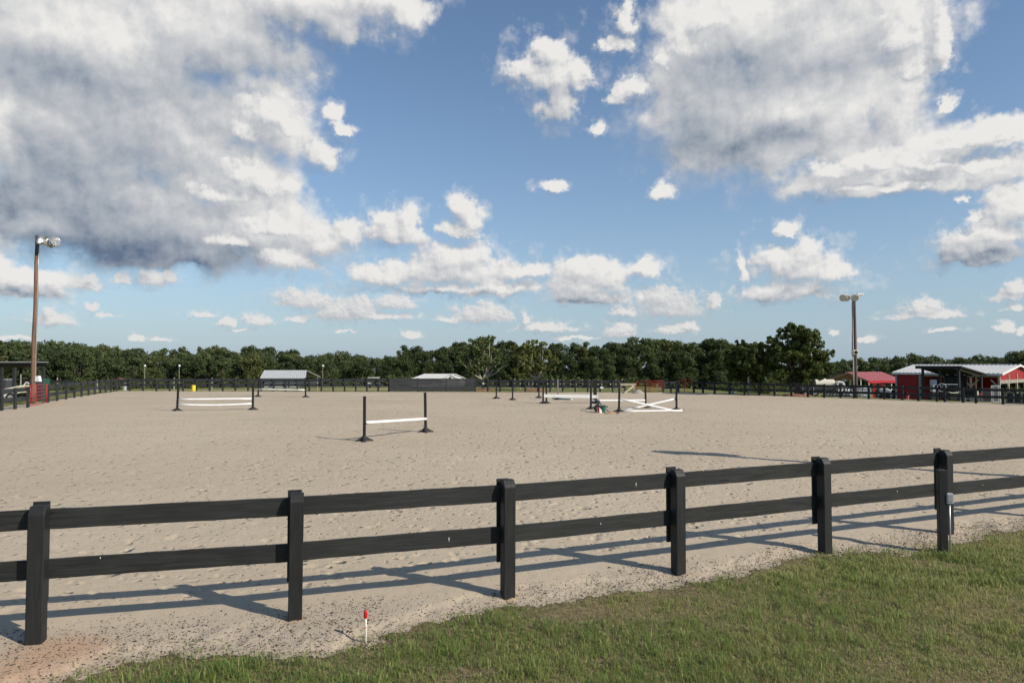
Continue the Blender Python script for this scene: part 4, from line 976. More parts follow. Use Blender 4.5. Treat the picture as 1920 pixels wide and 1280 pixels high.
# ================================================================== buildings
def ribbed(p00, p10, p01, p11, ribs, h, name, mat, parent, thick=.03):
    """metal sheet with upstanding ribs running from edge (p00,p10) to edge (p01,p11)"""
    p00, p10, p01, p11 = map(Vector, (p00, p10, p01, p11)); nrm = (p10 - p00).cross(p01 - p00).normalized(); mb = MB(); n = ribs * 4
    prof = [0, 0, 1, 1]; vs = []; fs = []
    for e0, e1 in ((p00, p10), (p01, p11)):
        for k in range(n + 1):
            vs.append(e0.lerp(e1, k / n) + nrm * (h * prof[(k + 2) % 4]))
        for k in range(n + 1): vs.append(e0.lerp(e1, k / n) - nrm * thick)
    m = n + 1
    for k in range(n):
        fs += [(k, k + 1, 2 * m + k + 1, 2 * m + k), (m + k + 1, m + k, 3 * m + k, 3 * m + k + 1), (k, m + k, m + k + 1, k + 1), (2 * m + k, 2 * m + k + 1, 3 * m + k + 1, 3 * m + k)]
    fs += [(0, 2 * m, 3 * m, m), (n, m + n, 3 * m + n, 2 * m + n)]
    return mb.add(vs, fs).build(name, mat, parent)

def barn():
    A = AT(1680, 63); B = AT(1872, 57); d = (B - A); L = d.length; rz = ang(d); z0 = -1.3
    t = thing('red_barn', 'long low red barn with white ribbed roof, partly open front and red gable', 'barn', (A.x, A.y, 0), rz)   # local x along the front, local y into the depth
    W = 10.6; ze = 1.74; zr = 2.42; ov = .3
    ribbed((-ov, -ov, ze - .04), (L + ov, -ov, ze - .04), (-ov, W / 2, zr), (L + ov, W / 2, zr), 26, .045, 'roof', M['roof_white'], t)
    ribbed((L + ov, W + ov, ze - .04), (-ov, W + ov, ze - .04), (L + ov, W / 2, zr), (-ov, W / 2, zr), 26, .045, 'roof', M['roof_white'], t)
    MB().bar((-ov, W / 2, zr + .05), (L + ov, W / 2, zr + .05), .36, .05).build('ridge_cap', M['roof_white'], t)
    MB().bar((-ov, -ov - .012, ze - .13), (L + ov, -ov - .012, ze - .13), .03, .12).build('fascia', M['trim_white'], t)
    # red closed bay at the left of the front
    ribbed((.07, .0, z0), (1.95, .0, z0), (.07, .0, ze - .1), (1.95, .0, ze - .1), 8, .025, 'wall', M['siding'], t)
    ribbed((0, W - .2, z0), (0, .08, z0), (0, W - .2, ze), (0, .08, ze), 34, .025, 'wall', M['siding'], t)
    ribbed((2.02, .12, z0), (2.02, 3.8, z0), (2.02, .12, ze - .1), (2.02, 3.8, ze - .1), 14, .025, 'wall', M['siding'], t)
    ribbed((2.05, 3.9, z0), (5.2, 3.9, z0), (2.05, 3.9, ze), (5.2, 3.9, ze), 14, .025, 'wall', M['siding'], t)
    MB().box((5.24, 3.86, .2), (.1, .1, 3.0)).build('corner_trim', M['trim_white'], t)
    # gable end, towards the right
    gx = L; hz = 1.10
    mb = MB(); n = 36
    vs, fs = [], []
    for k in range(n + 1):
        y = .02 + (W - .04) * k / n; zt = ze - .08 + (zr - ze) * (1 - abs(2 * k / n - 1)); o = .03 * (k % 2)
        vs += [(gx + o, y, hz), (gx + o, y, zt), (gx - .05, y, hz), (gx - .05, y, zt)]
    for k in range(n): a = 4 * k; b = a + 4; fs += [(a, b, b + 1, a + 1), (a + 2, a + 3, b + 3, b + 2), (a, a + 2, b + 2, b), (a + 1, b + 1, b + 3, a + 3)]
    mb.add(vs, fs).build('gable', M['siding'], t)
    for s in (0, 1):
        y0, y1 = (-ov, W / 2) if s == 0 else (W + ov, W / 2)
        MB().bar((gx + ov + .02, y0, ze - .10), (gx + ov + .02, y1, zr - .04), .03, .16).build('barge_board', M['trim_white'], t)
    MB().bar((gx + .06, -.1, hz - .10), (gx + .06, W + .1, hz - .10), .06, .30).build('beam', M['grey_wood'], t)
    def post(x, y, mat='pale_wood', w=.15):
        return MB().box((x, y, (ze - .1 + z0 - .2) / 2), (w, w, ze - .1 - z0 + .2)).build('post', M[mat], t)
    post(0.0, -.02, 'grey'); post(1.98, -.06, 'grey_wood', .17)
    for x in (3.95, 5.9, L): post(x, .02, 'pale_wood' if x > 5.8 else 'grey_wood')
    for y in (2.7, 5.3, 7.9, W): post(L, y)
    for (x, y, dx, dy) in ((5.9, .02, .55, 0), (5.9, .02, -.55, 0), (L, .02, -.6, 0), (L, .02, 0, .65), (L, 2.7, 0, -.65), (L, 2.7, 0, .65)):
        MB().bar((x, y, .55), (x + dx, y + dy, 1.18), .07, .11).build('knee_brace', M['pale_wood'], t)
    MB().bar((2.1, .02, ze - .25), (L, .02, ze - .25), .06, .22).build('header', M['grey_wood'], t)
    ribbed((5.3, W - .1, z0), (0, W - .1, z0), (5.3, W - .1, ze), (0, W - .1, ze), 20, .025, 'wall', M['siding'], t)
barn()

def run_in():
    F0, F1 = AT(1727, 55.0), AT(1798, 52.6); d = F1 - F0; L = d.length
    t = thing('run_in_shelter', 'black mono pitch shelter standing in front of the red barn', 'shelter', (F0.x, F0.y, 0), ang(d)); z1, z0, Dp = 2.30, 1.72, 3.6
    sl = [(-.3, z1 + .06), (Dp + .2, z0), (Dp + .2, z0 - .10), (-.3, z1 - .04)]
    MB().prism(sl, 'x', -.25, L + .3).build('roof', M['roof_black'], t)
    MB().box((L / 2, -.33, z1 - .05), (L + .6, .05, .24)).build('fascia', M['roof_black'], t)
    for k in range(5):
        x = .1 + (L - .2) * k / 4; MB().bar((x, -.2, z1 - .13), (x, Dp, z0 - .18), .05, .14).build('rafter', M['grey_wood'] if k == 4 else M['post_far'], t)
    for x in (.1, L * .5, L - .05):
        MB().box((x, .0, (z1 - .15 - 1.2) / 2), (.15, .15, z1 + 1.05)).build('post', M['post_far'], t); MB().box((x, Dp - .1, (z0 - .2 - 1.2) / 2), (.15, .15, z0 + 1.0)).build('post', M['post_far'], t)
    MB().box((L * .31, Dp - .1, .25), (L * .62, .05, 2.7)).build('back_wall', M['roof_black'], t); MB().box((L * .81, Dp - .1, -.2), (L * .38, .05, 1.6)).build('back_wall', M['roof_black'], t)  # left part raised to the roof to make the shelter's inside dark
run_in()

def carport():
    # ridge runs left to right; the long eave faces the ring
    D = 84; z0 = -1.7; a = AT(1628, D); b = AT(1692, D + 2.0); d = b - a; L = d.length
    t = thing('carport', 'open metal carport with a faded red gable roof behind the yard fence', 'carport', (a.x, a.y, z0), ang(d))
    ze = ZAT(713.5, D) - z0; zr = ZAT(697.5, D + 3) - z0; W = 6.4
    ribbed((-.1, 0, ze), (L + .1, 0, ze), (-.1, W / 2, zr), (L + .1, W / 2, zr), 14, .04, 'roof', M['roof_red'], t)
    ribbed((L + .1, W, ze), (-.1, W, ze), (L + .1, W / 2, zr), (-.1, W / 2, zr), 14, .04, 'roof', M['roof_red'], t)
    MB().box((L / 2, -.02, ze - .15), (L + .2, .04, .30)).build('eave_panel', M['red'], t)
    for x in np.linspace(.05, L - .05, 4):
        for y in (.04, W - .04): MB().box((float(x), y, ze / 2), (.09, .09, ze)).build('post', M['off_white'], t)
        MB().bar((float(x), .1, ze - .05), (float(x), W / 2, zr - .08), .06, .06).build('truss', M['galv'], t); MB().bar((float(x), W - .1, ze - .05), (float(x), W / 2, zr - .08), .06, .06).build('truss', M['galv'], t)
    for k in range(6): MB().box((.0 + .02, .5 + k * 1.05, ze / 2 - .6), (.03, .8, 1.5)).build('end_panel', M['galv'] if k % 2 else M['off_white'], t)
carport()

def left_shelter():
    D = 50; t = thing('pole_shelter', 'black open sided pole shelter with thin flat roof behind the left fence', 'shelter', (AT(20, D).x, D, 0))
    x1 = AT(92, D + 3.3).x - AT(20, D).x; x0 = AT(-90, D).x - AT(20, D).x; zr = ZAT(681, D); zl = ZAT(690, D - 5)
    sl = [(x0, zl - .1), (x1 * .55, zr + .02), (x1, zr + .06), (x1, zr), (x1 * .55, zr - .20), (x0, zl - .42)]
    MB().prism(sl, 'y', -2.2, 3.2).build('roof', M['roof_black'], t)
    MB().prism([(x0, zl - .03), (x1 * .55, zr + .09), (x1, zr + .12), (x1, zr + .075), (x1 * .55, zr + .035), (x0, zl - .085)], 'y', -2.3, 3.3).build('roof_sheet', M['galv'], t)
    for px in (4, 28): MB().box((AT(px, D - 1.9).x - AT(20, D).x, -1.9, 1.1), (.17, .17, 2.3)).build('post', M['post_far'], t)
    for px in (-40, 40, 82): MB().box((AT(px, D + 2.9).x - AT(20, D).x, 2.9, 1.1), (.17, .17, 2.3)).build('post', M['post_far'], t)
    MB().bar(((-60) / F * D, 2.9, 1.15), ((70) / F * D, 2.9, 1.15), .06, .2).build('rail', M['post_far'], t)
left_shelter()

def grey_shed():
    D = 104; z0 = -1.4; a = AT(488.5, D); b = AT(574, D); L = (b - a).length; t = thing('open_shed', 'low shed with plain grey metal roof and dark open side beyond the far fence', 'shed', (a.x, a.y, z0))
    ze, zr = ZAT(709, D) - z0, ZAT(694, D + 4) - z0; W = 8.0; sk = -(488.5 - 481.5) / F * D - .33
    ribbed((-.05, 0, ze), (L, 0, ze), (sk + .05, W / 2, zr), (L + sk - .2, W / 2, zr), 24, .03, 'roof', M['roof_grey'], t)
    ribbed((L, W, ze), (-.05, W, ze), (L + sk - .2, W / 2, zr), (sk + .05, W / 2, zr), 24, .03, 'roof', M['roof_grey'], t)
    MB().box((L / 2, -.05, ze - .16), (L + .1, .06, .26)).build('fascia', M['board_grey'], t)
    MB().box((L / 2 + .1, .6, ze - .95), (L - .6, .06, .95)).build('wall_panel', M['concrete'], t); MB().box((L / 2, .3, ze - 1.62), (L - .3, .06, .45)).build('low_wall', M['concrete'], t)
    for x in (.2, L * .3, L * .62, L - .2): MB().box((x, .12, ze / 2 - .1), (.18, .18, ze)).build('post', M['post_far'], t)
    for y in (.12, W - .1): MB().box((-.4, y, ze / 2 - .1), (.2, .2, ze)).build('post', M['post_far'], t)
    MB().prism([(.1, .2), (W - .1, .2), (W - .1, ze - .2), (W / 2, zr - .25), (.1, ze - .2)], 'x', .02, .07).build('end_wall', M['board_grey'], t)
    MB().prism([(.2, .2), (W - .2, .2), (W - .2, ze - .3), (.2, ze - .3)], 'x', L - .3, L - .25).build('end_wall', M['board_grey'], t)
    MB().box((L / 2, W - .3, ze / 2), (L - .6, .06, ze - .4)).build('back_wall', M['board_grey'], t)
grey_shed()

def white_shed():
    D = 92; z0 = -.9; a = AT(770, D); b = AT(828, D); L = (b - a).length; t = thing('white_shed', 'white shed with ribbed metal roof and a dark gable vent behind the board wall', 'shed', (a.x, a.y, z0), R(-4))
    ze, zr = ZAT(711.5, D) - z0, ZAT(701, D + 2) - z0; W = 5.6
    ribbed((-.2, 0, ze), (L + .15, 0, ze), (1.35, W / 2, zr), (L + 1.5, W / 2, zr), 14, .05, 'roof', M['roof_white'], t)
    ribbed((L + 2.6, W, ze), (-.2, W, ze), (L + 1.5, W / 2, zr), (1.35, W / 2, zr), 14, .05, 'roof', M['roof_white'], t)
    # gable faces the ring a little
    g0, g1, gp = Vector((L + .02, .03, 0)), Vector((L + 2.42, W * .55, 0)), Vector((L + 1.35, W / 2 - .1, 0))
    MB().add([(L, .03, 0), (L + 2.45, .4, 0), (L + 2.45, .4, ze - .05), (L + 1.25, .2, zr - .12), (L, .03, ze - .05), (L, .3, 0), (L + 2.45, W - .3, 0), (L + 2.45, W - .3, ze - .05), (L + 1.25, W / 2, zr - .14), (L, .3, ze - .05)],
             [(0, 1, 2, 3, 4), (5, 9, 8, 7, 6), (0, 5, 6, 1), (1, 6, 7, 2), (2, 7, 8, 3), (3, 8, 9, 4), (4, 9, 5, 0)]).build('gable_wall', M['trim_white'], t)
    MB().box((L + 1.18, .16, ze + .20), (.26, .06, .30)).build('vent', M['dark'], t)
    MB().bar((L + 1.22, .10, zr), (L + 2.7, .35, ze - .06), .05, .10).build('barge_board', M['roof_white'], t); MB().bar((L + 1.22, .10, zr), (L - .1, -.02, ze - .05), .05, .10).build('barge_board', M['roof_white'], t)
    MB().box((L / 2 + .1, .25, ze / 2 - .05), (L - .2, .1, ze - .1)).build('wall', M['trim_white'], t)
white_shed()

# ================================================================== yard gear on the right
def wheel(parent, c, r, w, axis='y'):
    a = Vector((0, 1, 0)) if axis == 'y' else Vector((1, 0, 0)); c = Vector(c)
    o = MB().tube([c - a * w / 2, c - a * w * .4, c + a * w * .4, c + a * w / 2], [r * .9, r, r, r * .9], 18).build('wheel', M['dark'], parent)
    MB().tube([c - a * (w / 2 + .01), c + a * (w / 2 + .01)], r * .55, 12).build('rim', M['grey'], o)
def truck():
    D = 80; p = AT(1548, D); z0 = ZAT(738, D); t = thing('tank_truck', 'old white flatbed truck carrying a big cream tank, parked behind the yard fence', 'truck', (p.x, p.y, z0 - .25), R(-14))
    MB().box((-.3, 0, .62), (4.2, 1.3, .2)).build('chassis', M['dark'], t, bevel=.03)
    ob = MB().tube([(-1.25, 0, 1.33), (-1.18, 0, 1.33), (.78, 0, 1.36), (.88, 0, 1.36)], [.50, .60, .60, .48], 20).build('tank', M['cream'], t, smooth=False)
    MB().tube([(-.2, 0, 1.9), (-.2, 0, 2.04)], .16, 12).build('hatch', M['off_white'], t); MB().lathe([(0, 0), (.55, .02), (.62, .12)], 16, Matrix.Translation((-1.36, 0, 1.33)) @ Matrix.Rotation(R(90), 4, 'Y')).build('tank_end', M['rust'], t)
    MB().prism([(1.0, .5), (2.35, .5), (2.42, .95), (2.0, 1.12), (1.72, 1.72), (1.05, 1.75)], 'y', -.80, .80).build('cab', M['white'], t, bevel=.04)
    MB().prism([(1.70, 1.66), (1.98, 1.16), (2.02, 1.17), (1.74, 1.68)], 'y', -.68, .68).build('windshield', M['glass'], t)
    for s in (-1, 1): MB().box((1.42, s * .802, 1.40), (.42, .012, .34)).build('side_window', M['glass'], t)
    for s in (-1, 1): MB().box((2.40, s * .55, .82), (.05, .2, .16)).build('headlight', M['lamp_glass'], t)
    MB().box((1.05, .0, 1.62), (.10, 1.3, .1)).build('marker_bar', M['orange'], t)
    for x in (-1.3, 1.85):
        for y in (-.68, .68): wheel(t, (x, y, .40), .40, .24)
    return t
truck()
def yard_gear():
    def zb(D): return -.9 if D > 56 else -.25
    # black farm trailer
    p = AT(1527, 54.5); t = thing('farm_trailer', 'dark low farm trailer loaded with black pipes behind the fence, left of the tank truck', 'trailer', (p.x, p.y, -.15), R(-15))
    MB().box((0, 0, .55), (2.4, 1.2, .14)).build('bed', M['dark'], t)
    for y in (-.6, .6):
        wheel(t, (-.7, y, .34), .34, .18); MB().box((0, y, .75), (2.4, .05, .26)).build('side_board', M['dark_grey'], t)
    for k in range(6): MB().tube([(-1.15, -.42 + k * .16, .70 + .05 * (k % 2)), (1.3, -.40 + k * .16, .74 + .05 * (k % 2))], .06, 8).build('pipe', M['dark'], t)
    for x in (-1.0, -.2, .6): MB().tube([(x, -.63, -.1), (x, -.63, .95)], .03, 6).build('stake', M['grey'], t)
    p = AT(1566, 55.5); t = thing('harrow_rack', 'black iron harrow standing on edge behind the fence, below the truck cab', 'harrow', (p.x, p.y, -.2), R(-12))
    for k in range(9): MB().bar((-1.0 + k * .24, 0, 0), (-.72 + k * .24, .15, .78), .05, .08).build('tine', M['dark'], t)
    MB().bar((-1.05, .1, .72), (1.3, .1, .76), .08, .10).build('beam', M['dark'], t); MB().bar((-1.15, 0, .12), (1.2, 0, .14), .08, .10).build('beam', M['dark'], t)
    # stacked gate panels, pale grey uprights
    for i, (x, n, h, lb) in enumerate(((1591, 6, 1.3, 'pale grey pipe panel leaning by the dark lamp pole'), (1617, 9, 1.2, 'bright galvanised pipe panel right of the dark lamp pole'))):
        p = AT(x, 58); t = thing('corral_panel', lb, 'panel', (p.x, p.y, -.75), R(-12), 'loose corral panels in the yard'); w = .9 + .35 * i
        for k in range(n): MB().tube([(-w / 2 + w * k / (n - 1), .02 * k, 0), (-w / 2 + w * k / (n - 1) + .05, .02 * k + .1, h)], .022, 6).build('tube', M['galv'], t, smooth=True)
        for z in (.08, h * .5, h): MB().tube([(-w / 2, .0, z), (w / 2, .02 * n, z)], .022, 6).build('cross_tube', M['galv'], t, smooth=True)
    # red panels on end under the carport
    for x, lb in ((1638, 'narrow red sheet standing on end under the carport, next to its left post'), (1651, 'red sheet standing on end under the middle of the carport'), (1656.5, 'thin red sheet just right of the other red sheets under the carport')):
        p = AT(x, 80); t = thing('metal_sheet', lb, 'metal sheet', (p.x, p.y, -1.7), R(-8), 'red sheets under the carport')
        MB().box((0, 0, .9), (.34, .06, 1.75)).build('sheet', M['red'], t, bevel=.01); MB().box((0, -.05, .9), (.40, .03, .06)).build('batten', M['red'], t)
    # dark utility vehicle
    p = AT(1668, 66); t = thing('utility_vehicle', 'dark roofed utility vehicle parked between the carport and the red barn', 'utility vehicle', (p.x, p.y, -1.1), R(-75))
    MB().prism([(-1.2, .35), (1.2, .35), (1.25, .7), (.5, .85), (.35, .7), (-.3, .7), (-.35, .95), (-1.25, .95)], 'y', -.62, .62).build('body', M['dark'], t); MB().box((.0, 0, 1.72), (1.5, 1.2, .06)).build('roof', M['dark'], t)
    for x in (-.65, .65):
        for y in (-.55, .55): MB().tube([(x, y, .8), (x * .95, y, 1.7)], .03, 6).build('roll_bar', M['dark_grey'], t); wheel(t, (x * 1.25, y * 1.1, .32), .32, .22)
    MB().box((.9, 0, .72), (.1, .9, .12)).build('front_trim', M['grey'], t); MB().box((-.1, 0, .9), (.4, 1.0, .3)).build('seat', M['dark_grey'], t)
    # white and black mower
    p = AT(1657, 55); t = thing('mower', 'small white topped mower half hidden by the fence left of the red barn', 'mower', (p.x, p.y, -.15), R(-30))
    MB().box((0, 0, .28), (1.2, .7, .18)).build('deck', M['dark'], t, bevel=.04); MB().prism([(-.35, .36), (.45, .36), (.5, .55), (.1, .72), (-.35, .66)], 'y', -.26, .26).build('hood', M['off_white'], t, bevel=.03)
    for x, r in ((-.42, .24), (.48, .17)):
        for y in (-.36, .36): wheel(t, (x, y, r), r, .16)
    MB().tube([(.05, 0, .7), (-.15, 0, .95)], .02, 6).build('steering_column', M['dark'], t); MB().box((-.42, 0, .62), (.28, .42, .1)).build('seat', M['dark_grey'], t)
    # hydrant
    p = AT(1700, 52.5); t = thing('hydrant', 'small red hydrant at the fence before the closed bay of the red barn', 'hydrant', (p.x, p.y, -.22))
    MB().lathe([(0, 0), (.13, 0), (.13, .06), (.09, .08), (.09, .34), (.12, .36), (.12, .40), (.08, .47), (.03, .52), (.03, .57), (0, .58)], 14).build('body', M['roof_red'], t, smooth=False)
    for s in (-1, 1): MB().tube([(s * .08, 0, .28), (s * .15, 0, .28)], .045, 8).build('outlet', M['red'], t)
    # cooler stack
    p = AT(1749, 53.5)
    t = thing('drawer_stack', 'pale blue grey stack of two crates under the black shelter', 'crates', (p.x, p.y, -.3)); 
    for k in range(2): MB().box((0, 0, .86 + k * .50), (.36, .36, .46)).build('crate', M['concrete'], t, bevel=.02)
    MB().box((0, 0, .3), (.4, .4, .6)).build('stand', M['dark'], t)
    # spoked wheel cart
    p = AT(1764, 51.6); t = thing('spoked_cart', 'dark cart with a pale spoked wheel under the black shelter', 'cart', (p.x, p.y, -.25), R(-25))
    MB().box((.35, .2, 1.02), (1.5, .5, .28)).build('tray', M['dark'], t); MB().box((.55, -.06, 1.24), (1.0, .06, .05)).build('edge_trim', M['off_white'], t)
    n = 18; MB().tube([(.30 * math.cos(6.2832 * k / n), -.12, .98 + .30 * math.sin(6.2832 * k / n)) for k in range(n + 1)], .028, 6).build('wheel_rim', M['concrete'], t)
    for k in range(6): MB().tube([(0, -.12, .98), (.29 * math.cos(1.047 * k), -.12, .98 + .29 * math.sin(1.047 * k))], .018, 5).build('spoke', M['concrete'], t)
    for x in (.0, .9): MB().box((x, .2, .45), (.08, .4, .9)).build('leg', M['dark'], t)
    # long pale bench top
    a, b = AT(1738, 51.0), AT(1808, 49.0); t = thing('bench_table', 'long low table with a pale grey top behind the fence under the black shelter', 'table', (a.x, a.y, -.2), ang(b - a)); L = (b - a).length
    MB().box((L / 2, 0, .44), (L, .55, .06)).build('top', M['grey_wood'], t, bevel=.01)
    for x in (.15, L / 2, L - .15):
        for y in (-.2, .2): MB().box((x, y, .20), (.09, .09, .42)).build('leg', M['post_far'], t)
    p = AT(1786, 51.0); t = thing('water_trough', 'cream shallow tray set on the rails at the middle of the black shelter', 'tray', (p.x, p.y, .35))
    MB().prism([(-.28, .0), (.26, .0), (.34, .12), (.30, .12), (.24, .04), (-.26, .04), (-.33, .10), (-.37, .10)], 'y', -.15, .15).build('tray', M['cream'], t); MB().box((0, .1, -.25), (.5, .3, .5)).build('stand', M['dark'], t)
    # saddle racks / plastic stools
    for x, lb in ((1813, 'grey plastic step stool behind the fence under the front post of the black shelter'), (1828, 'grey plastic step stool at the right corner of the black shelter')):
        p = AT(x, 46.8); t = thing('step_stool', lb, 'stool', (p.x, p.y, -.05), R(-20), 'plastic stools by the shelter')
        MB().box((0, 0, .40), (.34, .3, .05)).build('step', M['grey'], t); MB().box((0, -.1, .2), (.38, .12, .04)).build('step', M['grey'], t)
        for s in (-1, 1): MB().box((s * .16, 0, .2), (.04, .3, .4)).build('side', M['grey'], t)
    p = AT(1830, 49.2); t = thing('feed_tub', 'lime and white striped tub beside the black shelter post', 'tub', (p.x, p.y, .1)); MB().lathe([(0, 0), (.09, 0), (.1, .5), (0, .5)], 10).build('body', M['pvc'], t); MB().box((0, 0, -.15), (.25, .25, .3)).build('stand', M['dark'], t)
    p = AT(1835, 49.0); t = thing('fuel_can', 'small red can next to the striped tub', 'can', (p.x, p.y, .22)); MB().box((0, 0, .12), (.1, .1, .24)).build('body', M['red'], t, bevel=.02); MB().box((0, 0, -.2), (.2, .2, .4)).build('stand', M['dark'], t)
    # lattice
    p = AT(1849, 48.5); t = thing('lattice_panel', 'grey diagonal lattice panel at the open end of the red barn', 'lattice', (p.x, p.y, -.15), R(-25)); w, h = .62, .92
    for k in range(-6, 8):
        x0 = -w / 2 + k * .11
        for s in (1, -1):
            pts = []
            for (u, v) in ((0, 0), (h, h)):
                pts.append((x0 + (u if s > 0 else h - u) * .7, 0 if s > 0 else .014, v))
            (xa, y, za), (xb, _, zb2) = pts; lo, hi = -w / 2, w / 2
            def clip(xa, za, xb, zb2):
                tt = [0, 1]
                for (q, sg) in ((lo, 1), (hi, -1)):
                    fa, fb = sg * (xa - q), sg * (xb - q)
                    if fa < 0 and fb < 0: return None
                    if fa < 0: tt[0] = max(tt[0], fa / (fa - fb))
                    if fb < 0: tt[1] = min(tt[1], fa / (fa - fb))
                return tt if tt[1] - tt[0] > .05 else None
            c = clip(xa, za, xb, zb2)
            if c: MB().bar((xa + (xb - xa) * c[0], y, za + (zb2 - za) * c[0]), (xa + (xb - xa) * c[1], y, za + (zb2 - za) * c[1]), .012, .035, (0, 1, 0)).build('slat', M['grey'], t)
    for (q0, q1) in (((-w / 2, 0), (w / 2, 0)), ((-w / 2, h), (w / 2, h)), ((-w / 2, 0), (-w / 2, h)), ((w / 2, 0), (w / 2, h))): MB().bar((q0[0], .007, q0[1]), (q1[0], .007, q1[1]), .04, .05).build('edge_strip', M['grey'], t)
    # white wire crate
    p = AT(1867, 47.6); t = thing('wire_crate', 'white framed wire crate standing on end beside the barn gable post', 'crate', (p.x, p.y, -.12), R(-20)); w, h = .42, 1.12
    for (q0, q1) in (((-w / 2, 0), (w / 2, 0)), ((-w / 2, h), (w / 2, h)), ((-w / 2, 0), (-w / 2, h)), ((w / 2, 0), (w / 2, h))):
        for y in (0, .35): MB().bar((q0[0], y, q0[1]), (q1[0], y, q1[1]), .035, .035).build('frame_bar', M['white'], t)
    for k in range(1, 7): MB().tube([(-w / 2 + w * k / 7, 0, 0), (-w / 2 + w * k / 7, 0, h)], .008, 4).build('wire', M['off_white'], t)
    for k in range(1, 12): MB().tube([(-w / 2, .01, h * k / 12), (w / 2, .01, h * k / 12)], .008, 4).build('wire', M['off_white'], t)
    # picket panel
    a, b = AT(1883, 44.6), AT(1945, 43.2); d = b - a; t = thing('picket_panel', 'low panel of dark pickets on a pale bottom board beside the barn gable', 'fence', (a.x, a.y, -.1), ang(d)); L = d.length; n = 17
    for k in range(n): x = L * (k + .5) / n; hh = .74 + .05 * ((k * 7) % 3); MB().prism([(x - .045, .06), (x + .045, .06), (x + .045, hh - .05), (x, hh), (x - .045, hh - .05)], 'y', -.015, .015).build('picket', M['post_far'] if k % 4 else M['grey_wood'], t)
    MB().box((L / 2, -.035, .06), (L, .03, .12)).build('bottom_board', M['pale_wood'], t)
    for z in (.25, .60): MB().box((L / 2, .035, z), (L, .04, .07)).build('stringer', M['post_far'], t)
    # teal cone
    p = AT(1372.5, 57.5); t = thing('traffic_cone', 'small pale teal cone at the foot of the fence below the rounder tree', 'cone', (p.x, p.y, .0)); MB().lathe([(.15, .03), (.13, .05), (.03, .42), (.0, .43)], 14).build('cone', M['blue_grey'], t, smooth=True); MB().box((0, 0, .015), (.32, .32, .03)).build('base', M['teal'], t)
    # dark low mats by tree rows
    # cream covered machine and bin on the left
    p = AT(24, 46.2); t = thing('tilt_trailer', 'cream tilted bed trailer with a dark frame behind the left fence', 'trailer', (p.x, p.y, 0), R(6))
    MB().prism([(-.95, .52), (.78, .98), (.80, 1.08), (-.95, .70)], 'y', -.55, .55).build('bed', M['cream'], t, bevel=.02); MB().prism([(-.2, .34), (.95, .62), (.95, .74), (-.2, .48)], 'y', -.56, .5).build('side_board', M['cream'], t)
    MB().bar((-1.3, -.2, .38), (1.1, -.2, .5), .1, .1).build('frame', M['dark'], t); MB().bar((-1.3, .2, .38), (1.1, .2, .5), .1, .1).build('frame', M['dark'], t)
    for y in (-.6, .6): wheel(t, (.3, y, .3), .3, .18)
    MB().tube([(.7, 0, 1.0), (.9, 0, 1.28), (1.1, -.1, 1.22)], .05, 7).build('arm', M['off_white'], t)
    p = AT(10, 49.5); t = thing('wheelie_bin', 'dark grey wheeled bin under the left shelter roof', 'bin', (p.x, p.y, .35)); MB().prism([(-.26, 0), (.26, 0), (.32, 1.0), (-.32, 1.0)], 'y', -.3, .3).build('body', M['dark_grey'], t); MB().box((0, 0, 1.04), (.7, .66, .08)).build('lid', M['grey'], t, bevel=.02); MB().box((0, .1, -.2), (.6, .5, .35)).build('pallet', M['grey_wood'], t)
    p = AT(76, 47.5); t = thing('tool_cabinet', 'dark green cabinet behind the red gate at the foot of the tall lamp pole', 'cabinet', (p.x, p.y, 0)); MB().box((0, 0, .75), (1.0, .6, 1.5)).build('body', M['green_plastic'], t, bevel=.02); MB().box((0, -.31, .75), (.9, .03, 1.3)).build('door', M['dark_grey'], t)
yard_gear()

# ================================================================== trees
def leaf_mesh(name, centers, outs, size, seed, tone=None, flat=.5):
    """many leaf sprays: each a bent six sided blade"""
    rng = np.random.default_rng(seed); n = len(centers)
    s = size * rng.uniform(.6, 1.35, n)
    nr = outs + rng.normal(0, .75, (n, 3)) + np.array([0, 0, .25]); nr /= np.linalg.norm(nr, axis=1)[:, None] + 1e-9
    t = np.cross(nr, rng.normal(0, 1, (n, 3))); t /= np.linalg.norm(t, axis=1)[:, None] + 1e-9; b = np.cross(nr, t)
    asp = rng.uniform(.45, .8, n); S = s[:, None]; B = (s * asp)[:, None]; up = nr * (s * .22)[:, None]
    P = np.stack([centers - t * S, centers - b * B - t * S * .1 - up, centers + t * S, centers + b * B + t * S * .15 - up], 1)
    q = 4 * np.arange(n)[:, None]; tri = np.concatenate([q + [0, 1, 2], q + [0, 2, 3]], 0)
    me = grid_mesh(name, P.reshape(-1, 3), tri)
    tv = np.clip((rng.beta(2, 2.4, n) if tone is None else tone + rng.normal(0, .14, n)), 0, 1)
    a = me.attributes.new('tone', 'FLOAT', 'POINT'); a.data.foreach_set('value', np.repeat(tv, 4).astype(np.float32))
    return me
def fill_blobs(blobs, per, rng, shell=.55):
    """points through the volume of clumps: (x, y, z, r); thicker towards each clump's skin"""
    C, O, T = [], [], []
    w = np.array([b[3] ** 2 for b in blobs]); w = w / w.sum()
    for b, f in zip(blobs, w):
        n = max(6, int(per * f)); d = rng.normal(0, 1, (n, 3)); d /= np.linalg.norm(d, axis=1)[:, None]
        r = rng.uniform(0, 1, n) ** (.33 * shell) * b[3] * rng.uniform(.82, 1.12, n)
        d2 = d * np.array([1, 1, .82]); C.append(np.array(b[:3]) + d2 * r[:, None]); O.append(d); T.append(np.full(n, b[4] if len(b) > 4 else .45))
    return np.concatenate(C), np.concatenate(O), np.concatenate(T)
